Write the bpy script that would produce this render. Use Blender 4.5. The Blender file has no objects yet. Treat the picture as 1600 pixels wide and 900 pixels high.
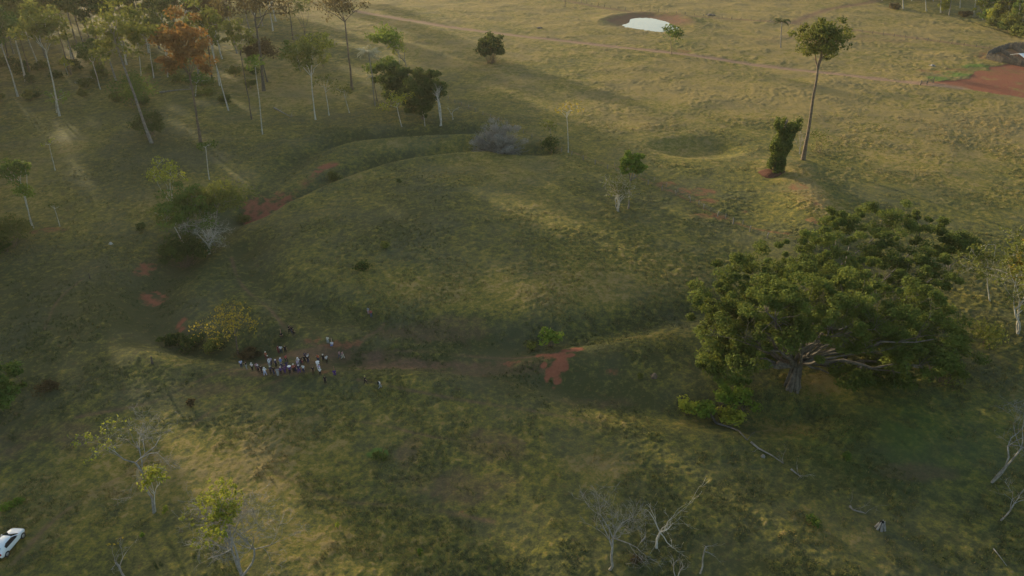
import bpy, math, random
import numpy as np
from mathutils import Vector, Matrix
S = bpy.context.scene
COL = S.collection
R = math.radians

# ---------------------------------------------------------------- camera
TH, FPX, HC = R(29.5), 1142.0, 73.0
cam = bpy.data.cameras.new('camera'); camo = bpy.data.objects.new('camera', cam); COL.objects.link(camo)
cam.sensor_width = 36; cam.lens = FPX / 1600 * 36; cam.clip_start = 0.5; cam.clip_end = 9000
camo.location = (0, 0, HC); camo.rotation_euler = (R(90) - TH, 0, 0)
S.camera = camo

# ---------------------------------------------------------------- light
SUN_EL, SUN_AZ = R(7.5), R(-37.5)          # azimuth measured clockwise from +Y
sdir = Vector((math.sin(SUN_AZ) * math.cos(SUN_EL), math.cos(SUN_AZ) * math.cos(SUN_EL), math.sin(SUN_EL)))
w = bpy.data.worlds.new('World'); S.world = w; w.use_nodes = True
nt = w.node_tree; bg = nt.nodes['Background']
sky = nt.nodes.new('ShaderNodeTexSky'); sky.sky_type = 'NISHITA'; sky.sun_disc = False
sky.sun_elevation = SUN_EL; sky.sun_rotation = SUN_AZ; sky.dust_density = 2.0; sky.air_density = 1.0; sky.ozone_density = 1.0
nt.links.new(sky.outputs[0], bg.inputs[0]); bg.inputs[1].default_value = 0.15
sl = bpy.data.lights.new('sun', 'SUN'); sl.energy = 3.2; sl.angle = R(0.9); sl.color = (1.0, 0.83, 0.54)
so = bpy.data.objects.new('sun', sl); COL.objects.link(so); so.rotation_euler = sdir.to_track_quat('Z', 'Y').to_euler()
so.location = (-200, 260, 120)
S.view_settings.view_transform = 'Standard'; S.view_settings.look = 'None'
S.view_settings.gamma = 1.0; S.view_settings.use_curve_mapping = False
S.view_settings.exposure = 1.3

# ---------------------------------------------------------------- geometry helpers
cT, sT = math.cos(TH), math.sin(TH)
def flat(px, py, z=0.0):
    u = (px - 800) / FPX; v = (py - 450) / FPX
    k = (HC - z) / (sT + v * cT)
    return (u * k, (cT - v * sT) * k)
def height_at(y, py):
    v = (py - 450) / FPX
    return HC - y * (sT + v * cT) / (cT - v * sT)
def x_at(px, y, z):
    return (px - 800) / FPX * (y * cT + (HC - z) * sT)
def depth(y, z=0): return y * cT + (HC - z) * sT

def hash2(ix, iy, seed):
    h = (ix.astype(np.int64) * 374761393 + iy.astype(np.int64) * 668265263 + seed * 982451653) & 0xffffffff
    h = ((h ^ (h >> 13)) * 1274126177) & 0xffffffff
    h = ((h ^ (h >> 16)) * 2246822519) & 0xffffffff
    return (h ^ (h >> 15)) / 4294967295.0
def vnoise(x, y, L, seed=0):
    x = np.asarray(x, float) / L; y = np.asarray(y, float) / L
    x, y = x * .8 - y * .6 + 17.3 * seed, x * .6 + y * .8
    ix = np.floor(x); iy = np.floor(y); fx = x - ix; fy = y - iy
    fx = fx * fx * (3 - 2 * fx); fy = fy * fy * (3 - 2 * fy)
    a = hash2(ix, iy, seed); b = hash2(ix + 1, iy, seed); c = hash2(ix, iy + 1, seed); d = hash2(ix + 1, iy + 1, seed)
    return (a + (b - a) * fx) * (1 - fy) + (c + (d - c) * fx) * fy      # 0..1

def pdist(x, y, pts):
    best = np.full(np.shape(x), 1e9)
    for (ax, ay), (bx, by) in zip(pts[:-1], pts[1:]):
        dx, dy = bx - ax, by - ay
        t = np.clip(((x - ax) * dx + (y - ay) * dy) / (dx * dx + dy * dy + 1e-9), 0, 1)
        best = np.minimum(best, np.hypot(x - ax - t * dx, y - ay - t * dy))
    return best
def smooth_line(px, n=4):
    p = [flat(*q) for q in px]
    for _ in range(2):
        q = [p[0]]
        for a, b in zip(p[:-1], p[1:]):
            q.append((a[0] * .75 + b[0] * .25, a[1] * .75 + b[1] * .25)); q.append((a[0] * .25 + b[0] * .75, a[1] * .25 + b[1] * .75))
        q.append(p[-1]); p = q
    return p

DITCH = [  # (pixel polyline, depth, width)
 ([(405, 553), (350, 545), (290, 535), (250, 515), (232, 480), (240, 445), (275, 405), (320, 365), (375, 325), (425, 288), (470, 245), (520, 218), (600, 208), (740, 204)], 2.5, 4.8),
 ([(395, 325), (470, 297), (530, 270), (600, 246), (680, 233), (760, 229), (850, 232)], 2.8, 4.2),
 ([(1120, 478), (1040, 500), (960, 518), (880, 537), (800, 542), (720, 535), (650, 523), (580, 505), (500, 490), (440, 462), (400, 425), (385, 385)], 1.9, 4.4),
 ([(540, 560), (620, 566), (700, 571), (770, 582), (840, 600), (920, 618), (1000, 636), (1080, 648), (1180, 650), (1270, 640)], 2.1, 4.4),
]
BANK = [
 ([(225, 560), (330, 562), (440, 572), (540, 588), (660, 588), (780, 598), (870, 612), (960, 632), (1050, 658), (1130, 680)], 1.1, 4.5),
 ([(880, 562), (960, 555), (1050, 530), (1120, 510), (1200, 500)], 1.0, 5.5),
 ([(400, 300), (450, 270), (500, 238), (570, 222), (660, 216), (750, 214)], 1.2, 4.2),
 ([(455, 318), (530, 286), (600, 262), (680, 246), (760, 240)], 1.0, 3.6),
 ([(1235, 262), (1262, 300), (1275, 350), (1260, 400)], 1.6, 7.5),
 ([(200, 600), (160, 520), (150, 440), (200, 370), (280, 310)], .7, 8.0),
]
DITCH = [(smooth_line(a), b, c) for a, b, c in DITCH]
BANK = [(smooth_line(a), b, c) for a, b, c in BANK]
SCARP = smooth_line([(1335, -6), (1372, 4), (1410, 13), (1460, 21), (1535, 28), (1566, 38), (1605, 54), (1700, 92)])
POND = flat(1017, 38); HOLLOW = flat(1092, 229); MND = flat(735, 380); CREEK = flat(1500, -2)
def hmacro(x, y):
    x = np.asarray(x, float); y = np.asarray(y, float)
    z = 2.4 * np.exp(-(((x - MND[0]) / 45) ** 2 + ((y - MND[1]) / 49) ** 2) ** 2.4)
    for l, d, wd in DITCH: z = z - d * np.exp(-(pdist(x, y, l) / wd) ** 2)
    for l, d, wd in BANK: z = z + d * np.exp(-(pdist(x, y, l) / wd) ** 2)
    e = np.sqrt(((x - POND[0]) / 18.5) ** 2 + ((y - POND[1]) / 24) ** 2) + .08 * np.sin(3 * np.arctan2(y - POND[1], x - POND[0]) + 1)
    z = z - 1.6 * np.clip(1.28 - e, 0, .8) / .8 + 1.3 * np.exp(-((e - 1.5) / .22) ** 2) * np.clip((y - POND[1]) / 20 + .3, 0, 1)
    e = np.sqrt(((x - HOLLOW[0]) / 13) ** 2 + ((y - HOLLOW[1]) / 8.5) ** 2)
    z = z - 2.2 * np.exp(-e ** 4)  # dip that holds shade, in place of a tree crown's cast shadow
    ys = np.interp(x, [p[0] for p in SCARP], [p[1] for p in SCARP], left=1e5, right=-1e5)
    dd_ = np.where(x > SCARP[0][0], pdist(x, y, SCARP) * np.sign(y - ys), pdist(x, y, SCARP[:1] * 2) * -1.0)
    z = z - 4.5 * np.clip((dd_ + 2) / 22, 0, 1) * np.clip((x - SCARP[0][0]) / 25, 0, 1)
    z = z + .9 * (vnoise(x, y, 38, 3) - .5) + .35 * (vnoise(x, y, 13, 4) - .5)
    return z
def H1(x, y): return float(hmacro(np.array([x]), np.array([y]))[0])
def G(px, py):
    z = 0
    for _ in range(6):
        x, y = flat(px, py, z); z = H1(x, y)
    return Vector((x, y, z))

# ---------------------------------------------------------------- tags
def tag(o, label=None, cat=None, group=None, kind=None):
    if label: o['label'] = label
    if cat: o['category'] = cat
    if group: o['group'] = group
    if kind: o['kind'] = kind
    return o
def empty(name, loc, rz=0):
    o = bpy.data.objects.new(name, None); COL.objects.link(o); o.location = loc; o.rotation_euler = (0, 0, rz)
    o.empty_display_size = .5
    return o
def mobj(name, V, F, mat, parent=None, smooth=False, fv=None):
    V = np.asarray(V, np.float32).reshape(-1, 3)
    me = bpy.data.meshes.new(name)
    if isinstance(F, np.ndarray):
        n, k = F.shape
        me.vertices.add(len(V)); me.vertices.foreach_set('co', V.ravel())
        me.loops.add(n * k); me.loops.foreach_set('vertex_index', F.astype(np.int32).ravel())
        me.polygons.add(n); me.polygons.foreach_set('loop_start', np.arange(0, n * k, k, dtype=np.int32))
        me.polygons.foreach_set('loop_total', np.full(n, k, np.int32))
        me.update(calc_edges=True)
    else:
        me.from_pydata([tuple(v) for v in V.tolist()], [], F); me.update()
    if smooth: me.polygons.foreach_set('use_smooth', np.ones(len(me.polygons), bool))
    if fv is not None:
        a = me.attributes.new('v', 'FLOAT', 'FACE'); a.data.foreach_set('value', np.asarray(fv, np.float32))
    for m in (mat if isinstance(mat, (list, tuple)) else [mat]): me.materials.append(m)
    o = bpy.data.objects.new(name, me); COL.objects.link(o)
    if parent: o.parent = parent
    return o

# ---------------------------------------------------------------- materials
def newmat(name):
    m = bpy.data.materials.new(name); m.use_nodes = True
    return m, m.node_tree, m.node_tree.nodes['Principled BSDF']
def N(nt, t, **k):
    n = nt.nodes.new(t)
    for a, b in k.items(): setattr(n, a, b)
    return n
def mixc(nt, fac, a, b, bt='MIX'):
    n = N(nt, 'ShaderNodeMix', data_type='RGBA', blend_type=bt)
    for i, v in ((0, fac), (6, a), (7, b)):
        if hasattr(v, 'links'): nt.links.new(v, n.inputs[i])
        elif i == 0: n.inputs[0].default_value = v
        else: n.inputs[i].default_value = (*v, 1)
    return n.outputs[2]
def noise(nt, scale, det=3, rough=.6, vec=None):
    n = N(nt, 'ShaderNodeTexNoise'); n.inputs['Scale'].default_value = scale
    n.inputs['Detail'].default_value = det; n.inputs['Roughness'].default_value = rough
    if vec is None:
        vec = N(nt, 'ShaderNodeNewGeometry').outputs['Position']
    nt.links.new(vec, n.inputs['Vector']); return n.outputs[0]
def ramp(nt, v, a, b, lo=0., hi=1.):
    n = N(nt, 'ShaderNodeMapRange'); n.interpolation_type = 'SMOOTHSTEP'
    nt.links.new(v, n.inputs[0])
    for i, q in enumerate((a, b, lo, hi)): n.inputs[i + 1].default_value = q
    return n.outputs[0]
def math2(nt, op, a, b):
    n = N(nt, 'ShaderNodeMath', operation=op)
    for i, v in enumerate((a, b)):
        if hasattr(v, 'links'): nt.links.new(v, n.inputs[i])
        else: n.inputs[i].default_value = v
    return n.outputs[0]

def leafmat(name, c1, c2, trans=.35):
    m, nt, p = newmat(name)
    at = N(nt, 'ShaderNodeAttribute', attribute_name='v')
    nz = noise(nt, .35, 2)
    f = math2(nt, 'ADD', math2(nt, 'MULTIPLY', at.outputs['Fac'], .65), math2(nt, 'MULTIPLY', ramp(nt, nz, .35, .65), .35))
    c = mixc(nt, f, c1, c2)
    nt.links.new(c, p.inputs['Base Color']); p.inputs['Roughness'].default_value = .8
    p.inputs['Specular IOR Level'].default_value = .1
    tr = N(nt, 'ShaderNodeBsdfTranslucent'); nt.links.new(mixc(nt, .3, c, (.20, .17, .03)), tr.inputs[0])
    mx = N(nt, 'ShaderNodeMixShader'); mx.inputs[0].default_value = trans
    nt.links.new(p.outputs[0], mx.inputs[1]); nt.links.new(tr.outputs[0], mx.inputs[2])
    nt.links.new(mx.outputs[0], nt.nodes['Material Output'].inputs[0])
    return m
def barkmat(name, c1, c2, sc=1.5):
    m, nt, p = newmat(name)
    c = mixc(nt, ramp(nt, noise(nt, sc, 4), .35, .65), c1, c2)
    nt.links.new(c, p.inputs['Base Color']); p.inputs['Roughness'].default_value = .9
    b = N(nt, 'ShaderNodeBump'); b.inputs['Strength'].default_value = .5; b.inputs['Distance'].default_value = .05
    nt.links.new(noise(nt, 6, 3), b.inputs['Height']); nt.links.new(b.outputs[0], p.inputs['Normal'])
    return m
def flatmat(name, c, rough=.8, spec=.3, var=.15, metal=0):
    m, nt, p = newmat(name)
    c2 = tuple(q * (1 - var) for q in c)
    col = mixc(nt, ramp(nt, noise(nt, 3, 3), .3, .7), c, c2)
    nt.links.new(col, p.inputs['Base Color']); p.inputs['Roughness'].default_value = rough
    p.inputs['Specular IOR Level'].default_value = spec; p.inputs['Metallic'].default_value = metal
    return m
LM = {
 'deep': leafmat('leaf_deep_green', (.022, .050, .013), (.070, .115, .026)),
 'fig': leafmat('leaf_fig_green', (.028, .060, .014), (.175, .215, .042)),
 'green': leafmat('leaf_mid_green', (.040, .085, .016), (.13, .20, .038)),
 'bright': leafmat('leaf_bright_green', (.08, .15, .02), (.20, .27, .035)),
 'lime': leafmat('leaf_yellow_green', (.15, .18, .025), (.42, .42, .05)),
 'yellow': leafmat('leaf_yellow', (.22, .17, .03), (.50, .36, .04)),
 'olive': leafmat('leaf_olive', (.065, .090, .022), (.19, .205, .040)),
 'rust': leafmat('leaf_rust', (.12, .075, .03), (.36, .15, .045)),
 'brown': leafmat('leaf_brown', (.06, .045, .025), (.13, .09, .04)),
 'grey': leafmat('twig_grey', (.25, .235, .21), (.38, .36, .32), .25),
 'palm': leafmat('leaf_palm', (.04, .06, .018), (.10, .12, .035), .25),
 'palepalm': leafmat('leaf_palm_pale', (.20, .20, .12), (.62, .58, .42), .3),  # sunlit glow of the fronds put into the leaf colour
 'weed': leafmat('leaf_weed', (.06, .08, .022), (.13, .15, .035)),
}
BM = {
 'pale': barkmat('bark_pale', (.50, .47, .41), (.32, .30, .26)),
 'grey': barkmat('bark_grey', (.24, .22, .19), (.14, .125, .11)),
 'dark': barkmat('bark_dark', (.11, .09, .07), (.06, .05, .04)),
 'brown': barkmat('bark_brown', (.17, .12, .08), (.09, .065, .045)),
 'figbark': barkmat('bark_grey_brown', (.15, .13, .105), (.07, .06, .048)),
 'dead': barkmat('deadwood', (.32, .295, .26), (.17, .155, .135)),
}

# ---------------------------------------------------------------- ground mesh
rng = np.random.default_rng(5)
ty = []
y = -120.0
while y < 34: ty.append(y); y += 6 if y < 20 else 2.5
y = 34.0
while y < 560: ty.append(y); y *= 1.0028
while y < 6000: ty.append(y); y *= 1.06
ty = np.array(ty)
tx = [-12, -8, -5, -3.5, -2.5, -2, -1.6, -1.3, -1.1, -1.0, -.92]
tx = np.concatenate([tx, np.linspace(-.85, .85, 1150), -np.array(tx[::-1])])
TX, TY = np.meshgrid(tx, ty)
GX = TX * (np.maximum(TY, 0) + 42); GY = TY
ny_, nx_ = GX.shape
print('ground', nx_, ny_)
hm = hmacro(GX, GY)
# grass tufts: real relief, fading where the soil is bare
def ell(px, py, rx, ry, k=1.5):
    c = flat(px, py); a = flat(px, py - ry); b = flat(px, py + ry)
    rw = rx * depth(c[1]) / FPX; rh = abs(a[1] - b[1]) / 2
    return np.exp(-((((GX - c[0]) / rw) ** 2 + ((GY - c[1]) / rh) ** 2) ** k))
def line(px, wd, k=2): return np.exp(-(pdist(GX, GY, smooth_line(px)) / wd) ** k)
n6 = vnoise(GX, GY, 6, 11); n2 = vnoise(GX, GY, 2.2, 12); n1 = vnoise(GX, GY, .9, 13); n20 = vnoise(GX, GY, 22, 14)
edge = .45 * (n6 - .5) + .5 * (n2 - .5) + .4 * (n1 - .5)
edge = edge + .5 * (n6 - .5)
def patch(v, thr=.5, soft=.25): return np.clip((v + edge * 1.5 * np.clip(v * 6, 0, 1) - thr - .05 + soft / 2) / soft, 0, 1)
soil = np.zeros_like(GX)
for e in [(408, 313, 34, 13), (440, 302, 20, 12), (392, 332, 14, 12), (150, 418, 10, 3), (236, 452, 18, 12), (221, 418, 14, 12), (282, 498, 11, 12),
          (480, 535, 34, 6), (540, 538, 30, 6), (958, 585, 12, 5), (995, 868, 10, 5),
          (1270, 354, 15, 7), (1262, 325, 22, 9), (1245, 300, 12, 6), (1075, 300, 34, 6), (1045, 288, 18, 4), (1110, 315, 20, 5), (1170, 332, 14, 4),
          (1105, 340, 26, 5), (1458, 115, 24, 5), (1500, 110, 18, 3), (1545, 88, 26, 8), (85, 359, 22, 4), (50, 362, 12, 3), (1065, 80, 12, 4), (1060, 22, 12, 3),
          (720, 795, 5, 4), (505, 587, 16, 5), (800, 565, 12, 4)]:
    soil = np.maximum(soil, patch(ell(*e), .5, .9) * (.48 if e[3] < 12 else .8))
for e in [(848, 558, 8, 4), (862, 565, 9, 5), (893, 553, 13, 5), (884, 562, 11, 5), (872, 572, 11, 6), (864, 583, 9, 6), (871, 592, 6, 5), (866, 602, 5, 4), (881, 579, 6, 4), (903, 549, 6, 3), (850, 574, 5, 3), (854, 590, 4, 3)]:
    soil = np.maximum(soil, patch(ell(*e), .4, .9) * 1.0)
yard = [flat(*q) for q in [(1430, 131), (1480, 128), (1530, 112), (1560, 103), (1600, 98), (1700, 92), (1760, 150), (1720, 172), (1600, 152), (1520, 142)]]
def inpoly(x, y, P):
    ins = np.zeros(x.shape, bool); n = len(P)
    for i in range(n):
        (ax, ay), (bx, by) = P[i], P[(i + 1) % n]
        c = ((ay > y) != (by > y)) & (x < (bx - ax) * (y - ay) / (by - ay + 1e-12) + ax); ins ^= c
    return ins
jx, jy = GX + 8 * (n6 - .5), GY + 8 * (n20 - .5)
yardm = inpoly(jx, jy, yard)
soil = np.maximum(soil, yardm * 1.0)
trod = np.zeros_like(GX)
for e in [(470, 556, 70, 10), (500, 575, 50, 10), (530, 552, 40, 12), (640, 563, 120, 9), (760, 575, 90, 10), (440, 585, 70, 7), (580, 555, 50, 11), (690, 750, 90, 30), (760, 700, 50, 25), (60, 690, 80, 25), (330, 610, 90, 12), (950, 620, 60, 10), (700, 520, 90, 14), (1310, 60, 120, 6), (640, 720, 20, 30), (1430, 740, 90, 12)]:
    trod = np.maximum(trod, patch(ell(*e), .5, .8) * (.75 if e[1] < 600 and e[1] > 540 and e[0] < 700 else .4))
paths = np.zeros_like(GX)
road = [(555, 17), (620, 28), (700, 42), (800, 55), (880, 63), (960, 73), (1050, 83), (1130, 92), (1200, 102), (1320, 115), (1440, 131), (1500, 138)]
dr = pdist(GX, GY, smooth_line(road))
roadm = np.clip(1.5 - dr / 2.6 + edge * .6, 0, 1)
ruts = np.exp(-((dr - 1.1) / .6) ** 2)
for l, wd in [([(360, 395), (372, 440), (420, 480), (440, 508), (455, 524), (490, 540), (530, 560)], .4), ([(548, 552), (600, 546), (700, 547), (790, 556), (880, 560)], .4),
              ([(120, 652), (240, 632), (300, 598), (350, 578), (400, 572)], .45), ([(440, 596), (380, 610), (330, 640), (290, 670), (200, 740), (90, 800), (20, 880)], .45),
              ([(430, 740), (520, 785), (620, 788), (700, 797), (770, 812)], .4), ([(600, 505), (560, 540), (530, 560)], .5), ([(400, 660), (560, 655), (700, 690), (820, 690)], .3),
              ([(560, 600), (700, 625), (900, 650), (1000, 680)], .35), ([(70, 520), (90, 470), (130, 440)], .25)]:
    paths = np.maximum(paths, line(l, wd) * np.clip(n6 * 1.1, 0, .8))
for l, wd, k in [([(395, 320), (430, 305), (470, 285), (500, 262), (520, 255)], 1.5, 1.3), ([(880, 232), (960, 262), (1050, 300), (1130, 345), (1230, 372)], .6, .5),
              ([(690, 150), (780, 188), (870, 228)], .5, .4)]:
    soil = np.maximum(soil, line(l, wd) * k * np.clip(.4 + 1.4 * n6 - .2, 0, 1))
# a grey track and trodden fence line across the far pasture
trod = np.maximum(trod, line([(860, -4), (960, 16), (1100, 27), (1200, 33), (1330, 45), (1450, 62), (1540, 74)], 2.2) * .8)
trod = np.maximum(trod, line([(1240, 36), (1270, 22), (1310, 11), (1370, 1), (1400, -6)], 3.5) * .9)
e = np.sqrt(((GX - POND[0]) / 19) ** 2 + ((GY - POND[1]) / 27) ** 2)
pondbank = np.clip(1.5 - e + edge * .3, 0, .4) * 2.5 * np.clip((GY - POND[1]) / 16 + .5, 0.0, 1)
trod = np.maximum(trod, pondbank * 1.0); trod = np.maximum(trod, ell(1618, 90, 66, 15, 2)); soil = np.maximum(soil, .55 * ell(1618, 90, 70, 17, 2))
soil = np.maximum(soil, pondbank * .35)
fresh_flare = np.zeros_like(GX)
for e_ in [(1470, 124, 18, 4), (1525, 104, 20, 3.5), (1495, 117, 26, 4), (590, 710, 14, 7), (18, 790, 14, 8)]:
    fresh_flare = np.maximum(fresh_flare, patch(ell(*e_), .5, .5) * .75)
fresh_flare[:, :] = np.maximum(fresh_flare, .3 * ell(1380, 670, 190, 80, 1.2) * (.4 + n2))  # broad faint green at lower right stands in for lens flare
# dryness: straw pasture beyond, greener in the enclosure; ditch shade and sun spots painted in too
dst = GY
ditchm = np.zeros_like(GX)
for l, d, wd in DITCH: ditchm = np.maximum(ditchm, np.exp(-(pdist(GX, GY, l) / (wd * 1.1)) ** 2))
q = GX * .8 + GY * .6
dry = .44 + .44 * np.clip((q - 150) / 30, 0, 1) * np.clip((GY - 150) / 60, 0, 1) + .5 * (n20 - .5) + .35 * (vnoise(GX, GY, 55, 21) - .5)  # straw step set on the woodland's shadow line, sunlit tone over dry pasture
for e_, k in [((860, 470, 230, 45), .55), ((960, 400, 120, 60), .3), ((820, 300, 160, 50), .25), ((400, 720, 90, 70), .55), ((560, 860, 200, 50), .45), ((940, 725, 50, 25), .6), ((1310, 830, 130, 45), .4),  # straw patches: dry grass plus sunlit spots and bank crests painted in
              ((1000, 650, 170, 18), .55), ((1000, 530, 110, 16), .5), ((1285, 600, 50, 20), .9), ((1235, 655, 60, 30), .7), ((600, 225, 110, 9), .55), ((540, 280, 90, 8), .4), ((470, 145, 110, 30), .5),
              ((110, 240, 40, 30), .5), ((270, 310, 50, 40), .4), ((290, 565, 60, 12), .5), ((1265, 310, 30, 45), .7), ((240, 740, 60, 50), .4), ((1520, 400, 70, 50), .3), ((1330, 700, 150, 60), -.15), ((560, 800, 700, 150), .12), ((560, 560, 400, 60), -.1), ((150, 500, 150, 90), -.12), ((1150, 870, 80, 40), -.2)]:  # negative ellipse below the giant tree paints its shade into the grass
    dry = dry + k * ell(*e_, k=1.0)
dry = dry - .28 * ditchm - .4 * ((GX > SCARP[0][0]) & (GY > np.interp(GX, [p[0] for p in SCARP], [p[1] for p in SCARP])) & (GY > 380))  # shade of ditches and of the field past the scarp painted as greener grass
bare = np.clip(np.maximum.reduce([soil, trod * .6, roadm, paths, fresh_flare * .0]), 0, 1)
tuft = (vnoise(GX, GY, 1.25, 31) ** 2 * .30 + vnoise(GX, GY, .55, 32) ** 2 * .42 + vnoise(GX, GY, .36, 33) * .14)
far = np.clip((GY - 150) / 200, 0, 1)
tuft = tuft + far * .60 * vnoise(GX, GY, 1.7, 34) ** 2
clump = .30 + 1.0 * np.clip(vnoise(GX, GY, 9, 35) * 1.6 - .4, 0, 1) + .4 * (n20 - .3)
amp = (1 - .85 * bare) * clump * (1 - .15 * ditchm)
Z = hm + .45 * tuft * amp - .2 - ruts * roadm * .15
Z = Z + fresh_flare * .25 * n1
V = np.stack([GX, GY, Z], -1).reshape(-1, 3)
idx = np.arange(ny_ * nx_).reshape(ny_, nx_)
F = np.stack([idx[:-1, :-1], idx[:-1, 1:], idx[1:, 1:], idx[1:, :-1]], -1).reshape(-1, 4)

gm, nt, p = newmat('ground_grass_and_soil')
at = N(nt, 'ShaderNodeAttribute', attribute_name='mask'); sep = N(nt, 'ShaderNodeSeparateColor'); nt.links.new(at.outputs['Color'], sep.inputs[0])
at2 = N(nt, 'ShaderNodeAttribute', attribute_name='mask2'); sep2 = N(nt, 'ShaderNodeSeparateColor'); nt.links.new(at2.outputs['Color'], sep2.inputs[0])
nA = noise(nt, .35, 5, .7); nB = noise(nt, 1.6, 4, .7); nC = noise(nt, .07, 3, .6); nD = noise(nt, .9, 3, .7)
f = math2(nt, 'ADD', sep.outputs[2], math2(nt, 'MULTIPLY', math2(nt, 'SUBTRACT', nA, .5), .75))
f = math2(nt, 'ADD', f, math2(nt, 'MULTIPLY', math2(nt, 'SUBTRACT', nB, .5), 1.1))
f = math2(nt, 'ADD', f, math2(nt, 'MULTIPLY', math2(nt, 'SUBTRACT', sep2.outputs[1], .35), 1.1))
f = math2(nt, 'ADD', f, math2(nt, 'MULTIPLY', math2(nt, 'SUBTRACT', noise(nt, 3.4, 3, .8), .5), 1.3))
f = math2(nt, 'ADD', f, math2(nt, 'MULTIPLY', math2(nt, 'SUBTRACT', noise(nt, .75, 3, .75), .5), 1.5))
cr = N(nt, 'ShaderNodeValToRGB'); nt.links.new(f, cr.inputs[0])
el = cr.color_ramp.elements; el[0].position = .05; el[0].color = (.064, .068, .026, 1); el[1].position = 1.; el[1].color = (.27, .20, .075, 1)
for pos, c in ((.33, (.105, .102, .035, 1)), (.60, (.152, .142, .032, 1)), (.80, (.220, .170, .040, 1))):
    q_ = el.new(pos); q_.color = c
g = mixc(nt, ramp(nt, nC, .4, .7, 0, .45), cr.outputs[0], (.085, .088, .055))
g = mixc(nt, ramp(nt, nD, .56, .72, 0, .35), g, (.13, .075, .035))
g = mixc(nt, sep2.outputs[0], g, mixc(nt, nB, (.05, .11, .02), (.13, .22, .04)))
trc = mixc(nt, nB, (.125, .070, .048), (.205, .122, .082))
g = mixc(nt, math2(nt, 'MULTIPLY', sep.outputs[1], ramp(nt, nB, .3, .6, .55, 1)), g, trc)
rs = mixc(nt, nB, (.19, .060, .035), (.30, .125, .072))
fs = ramp(nt, math2(nt, 'ADD', sep.outputs[0], math2(nt, 'MULTIPLY', math2(nt, 'SUBTRACT', nB, .5), 1.1)), .08, .95)
g = mixc(nt, fs, g, rs)
g = mixc(nt, sep2.outputs[2], g, mixc(nt, nB, (.22, .135, .085), (.36, .235, .15)))
nt.links.new(g, p.inputs['Base Color']); p.inputs['Roughness'].default_value = .95; p.inputs['Specular IOR Level'].default_value = .05
b = N(nt, 'ShaderNodeBump'); b.inputs['Strength'].default_value = .8; b.inputs['Distance'].default_value = .25
nt.links.new(noise(nt, 3.2, 5, .75), b.inputs['Height']); nt.links.new(b.outputs[0], p.inputs['Normal'])
ground = mobj('ground', V, F, gm, smooth=True); tag(ground, 'rolling pasture with grassy ditches and low earth banks', kind='structure')
def vcol(me, name, a, b_, c):
    at = me.attributes.new(name, 'FLOAT_COLOR', 'POINT')
    arr = np.stack([a, b_, c, np.ones_like(a)], -1).astype(np.float32); at.data.foreach_set('color', arr.ravel())
soil = soil * np.clip(.05 + 1.25 * n1 + .6 * (n2 - .3), 0, 1) * (1 - yardm) * 1.15 + yardm * soil * np.clip(.6 + .7 * n6 - .3 * (n2 < .3), 0, 1)
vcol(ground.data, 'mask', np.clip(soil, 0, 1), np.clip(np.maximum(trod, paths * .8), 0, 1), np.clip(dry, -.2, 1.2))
vcol(ground.data, 'mask2', np.clip(fresh_flare, 0, 1), tuft, np.clip(roadm, 0, 1))
ground.data.materials[0] = gm

def ground_z(x, y): return H1(x, y) - .02

# pond water
wm, nt, p = newmat('pond_water'); p.inputs['Base Color'].default_value = (.10, .09, .07, 1); p.inputs['Roughness'].default_value = .04; p.inputs['IOR'].default_value = 1.33
p.inputs['Specular IOR Level'].default_value = .5
b = N(nt, 'ShaderNodeBump'); b.inputs['Strength'].default_value = .04; b.inputs['Distance'].default_value = .05; nt.links.new(noise(nt, 1.5, 2), b.inputs['Height']); nt.links.new(b.outputs[0], p.inputs['Normal'])
wl = -.75
pv = []
for i in range(72):
    a = i / 72 * math.tau; r = 1.25
    pv.append((POND[0] + 19 * r * math.cos(a), POND[1] + 27 * r * math.sin(a), wl))
water = mobj('pond_water', pv, [list(range(72))], wm); tag(water, 'bright pond reflecting the sky in the far pasture', kind='structure')

# ---------------------------------------------------------------- tubes and leaves
class Tubes:
    def __init__(s): s.v = []; s.f = []
    def tube(s, pts, rads, n=5, cap=True):
        pts = [Vector(p) for p in pts]; base = None
        for i, (p, r) in enumerate(zip(pts, rads)):
            d = (pts[min(i + 1, len(pts) - 1)] - pts[max(i - 1, 0)])
            if d.length < 1e-6: d = Vector((0, 0, 1))
            d.normalize()
            a = d.cross(Vector((.3, 1, .2))); a.normalize(); b = d.cross(a)
            k = len(s.v)
            for j in range(n):
                t = j / n * math.tau; q = p + (a * math.cos(t) + b * math.sin(t)) * r
                s.v.append((q.x, q.y, q.z))
            if base is not None:
                for j in range(n): s.f.append([base + j, base + (j + 1) % n, k + (j + 1) % n, k + j])
            base = k
        if cap and n > 2: s.f.append([base + j for j in range(n)])
    def build(s, name, mat, parent=None, smooth=True): return mobj(name, s.v, s.f, mat, parent, smooth)

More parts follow.
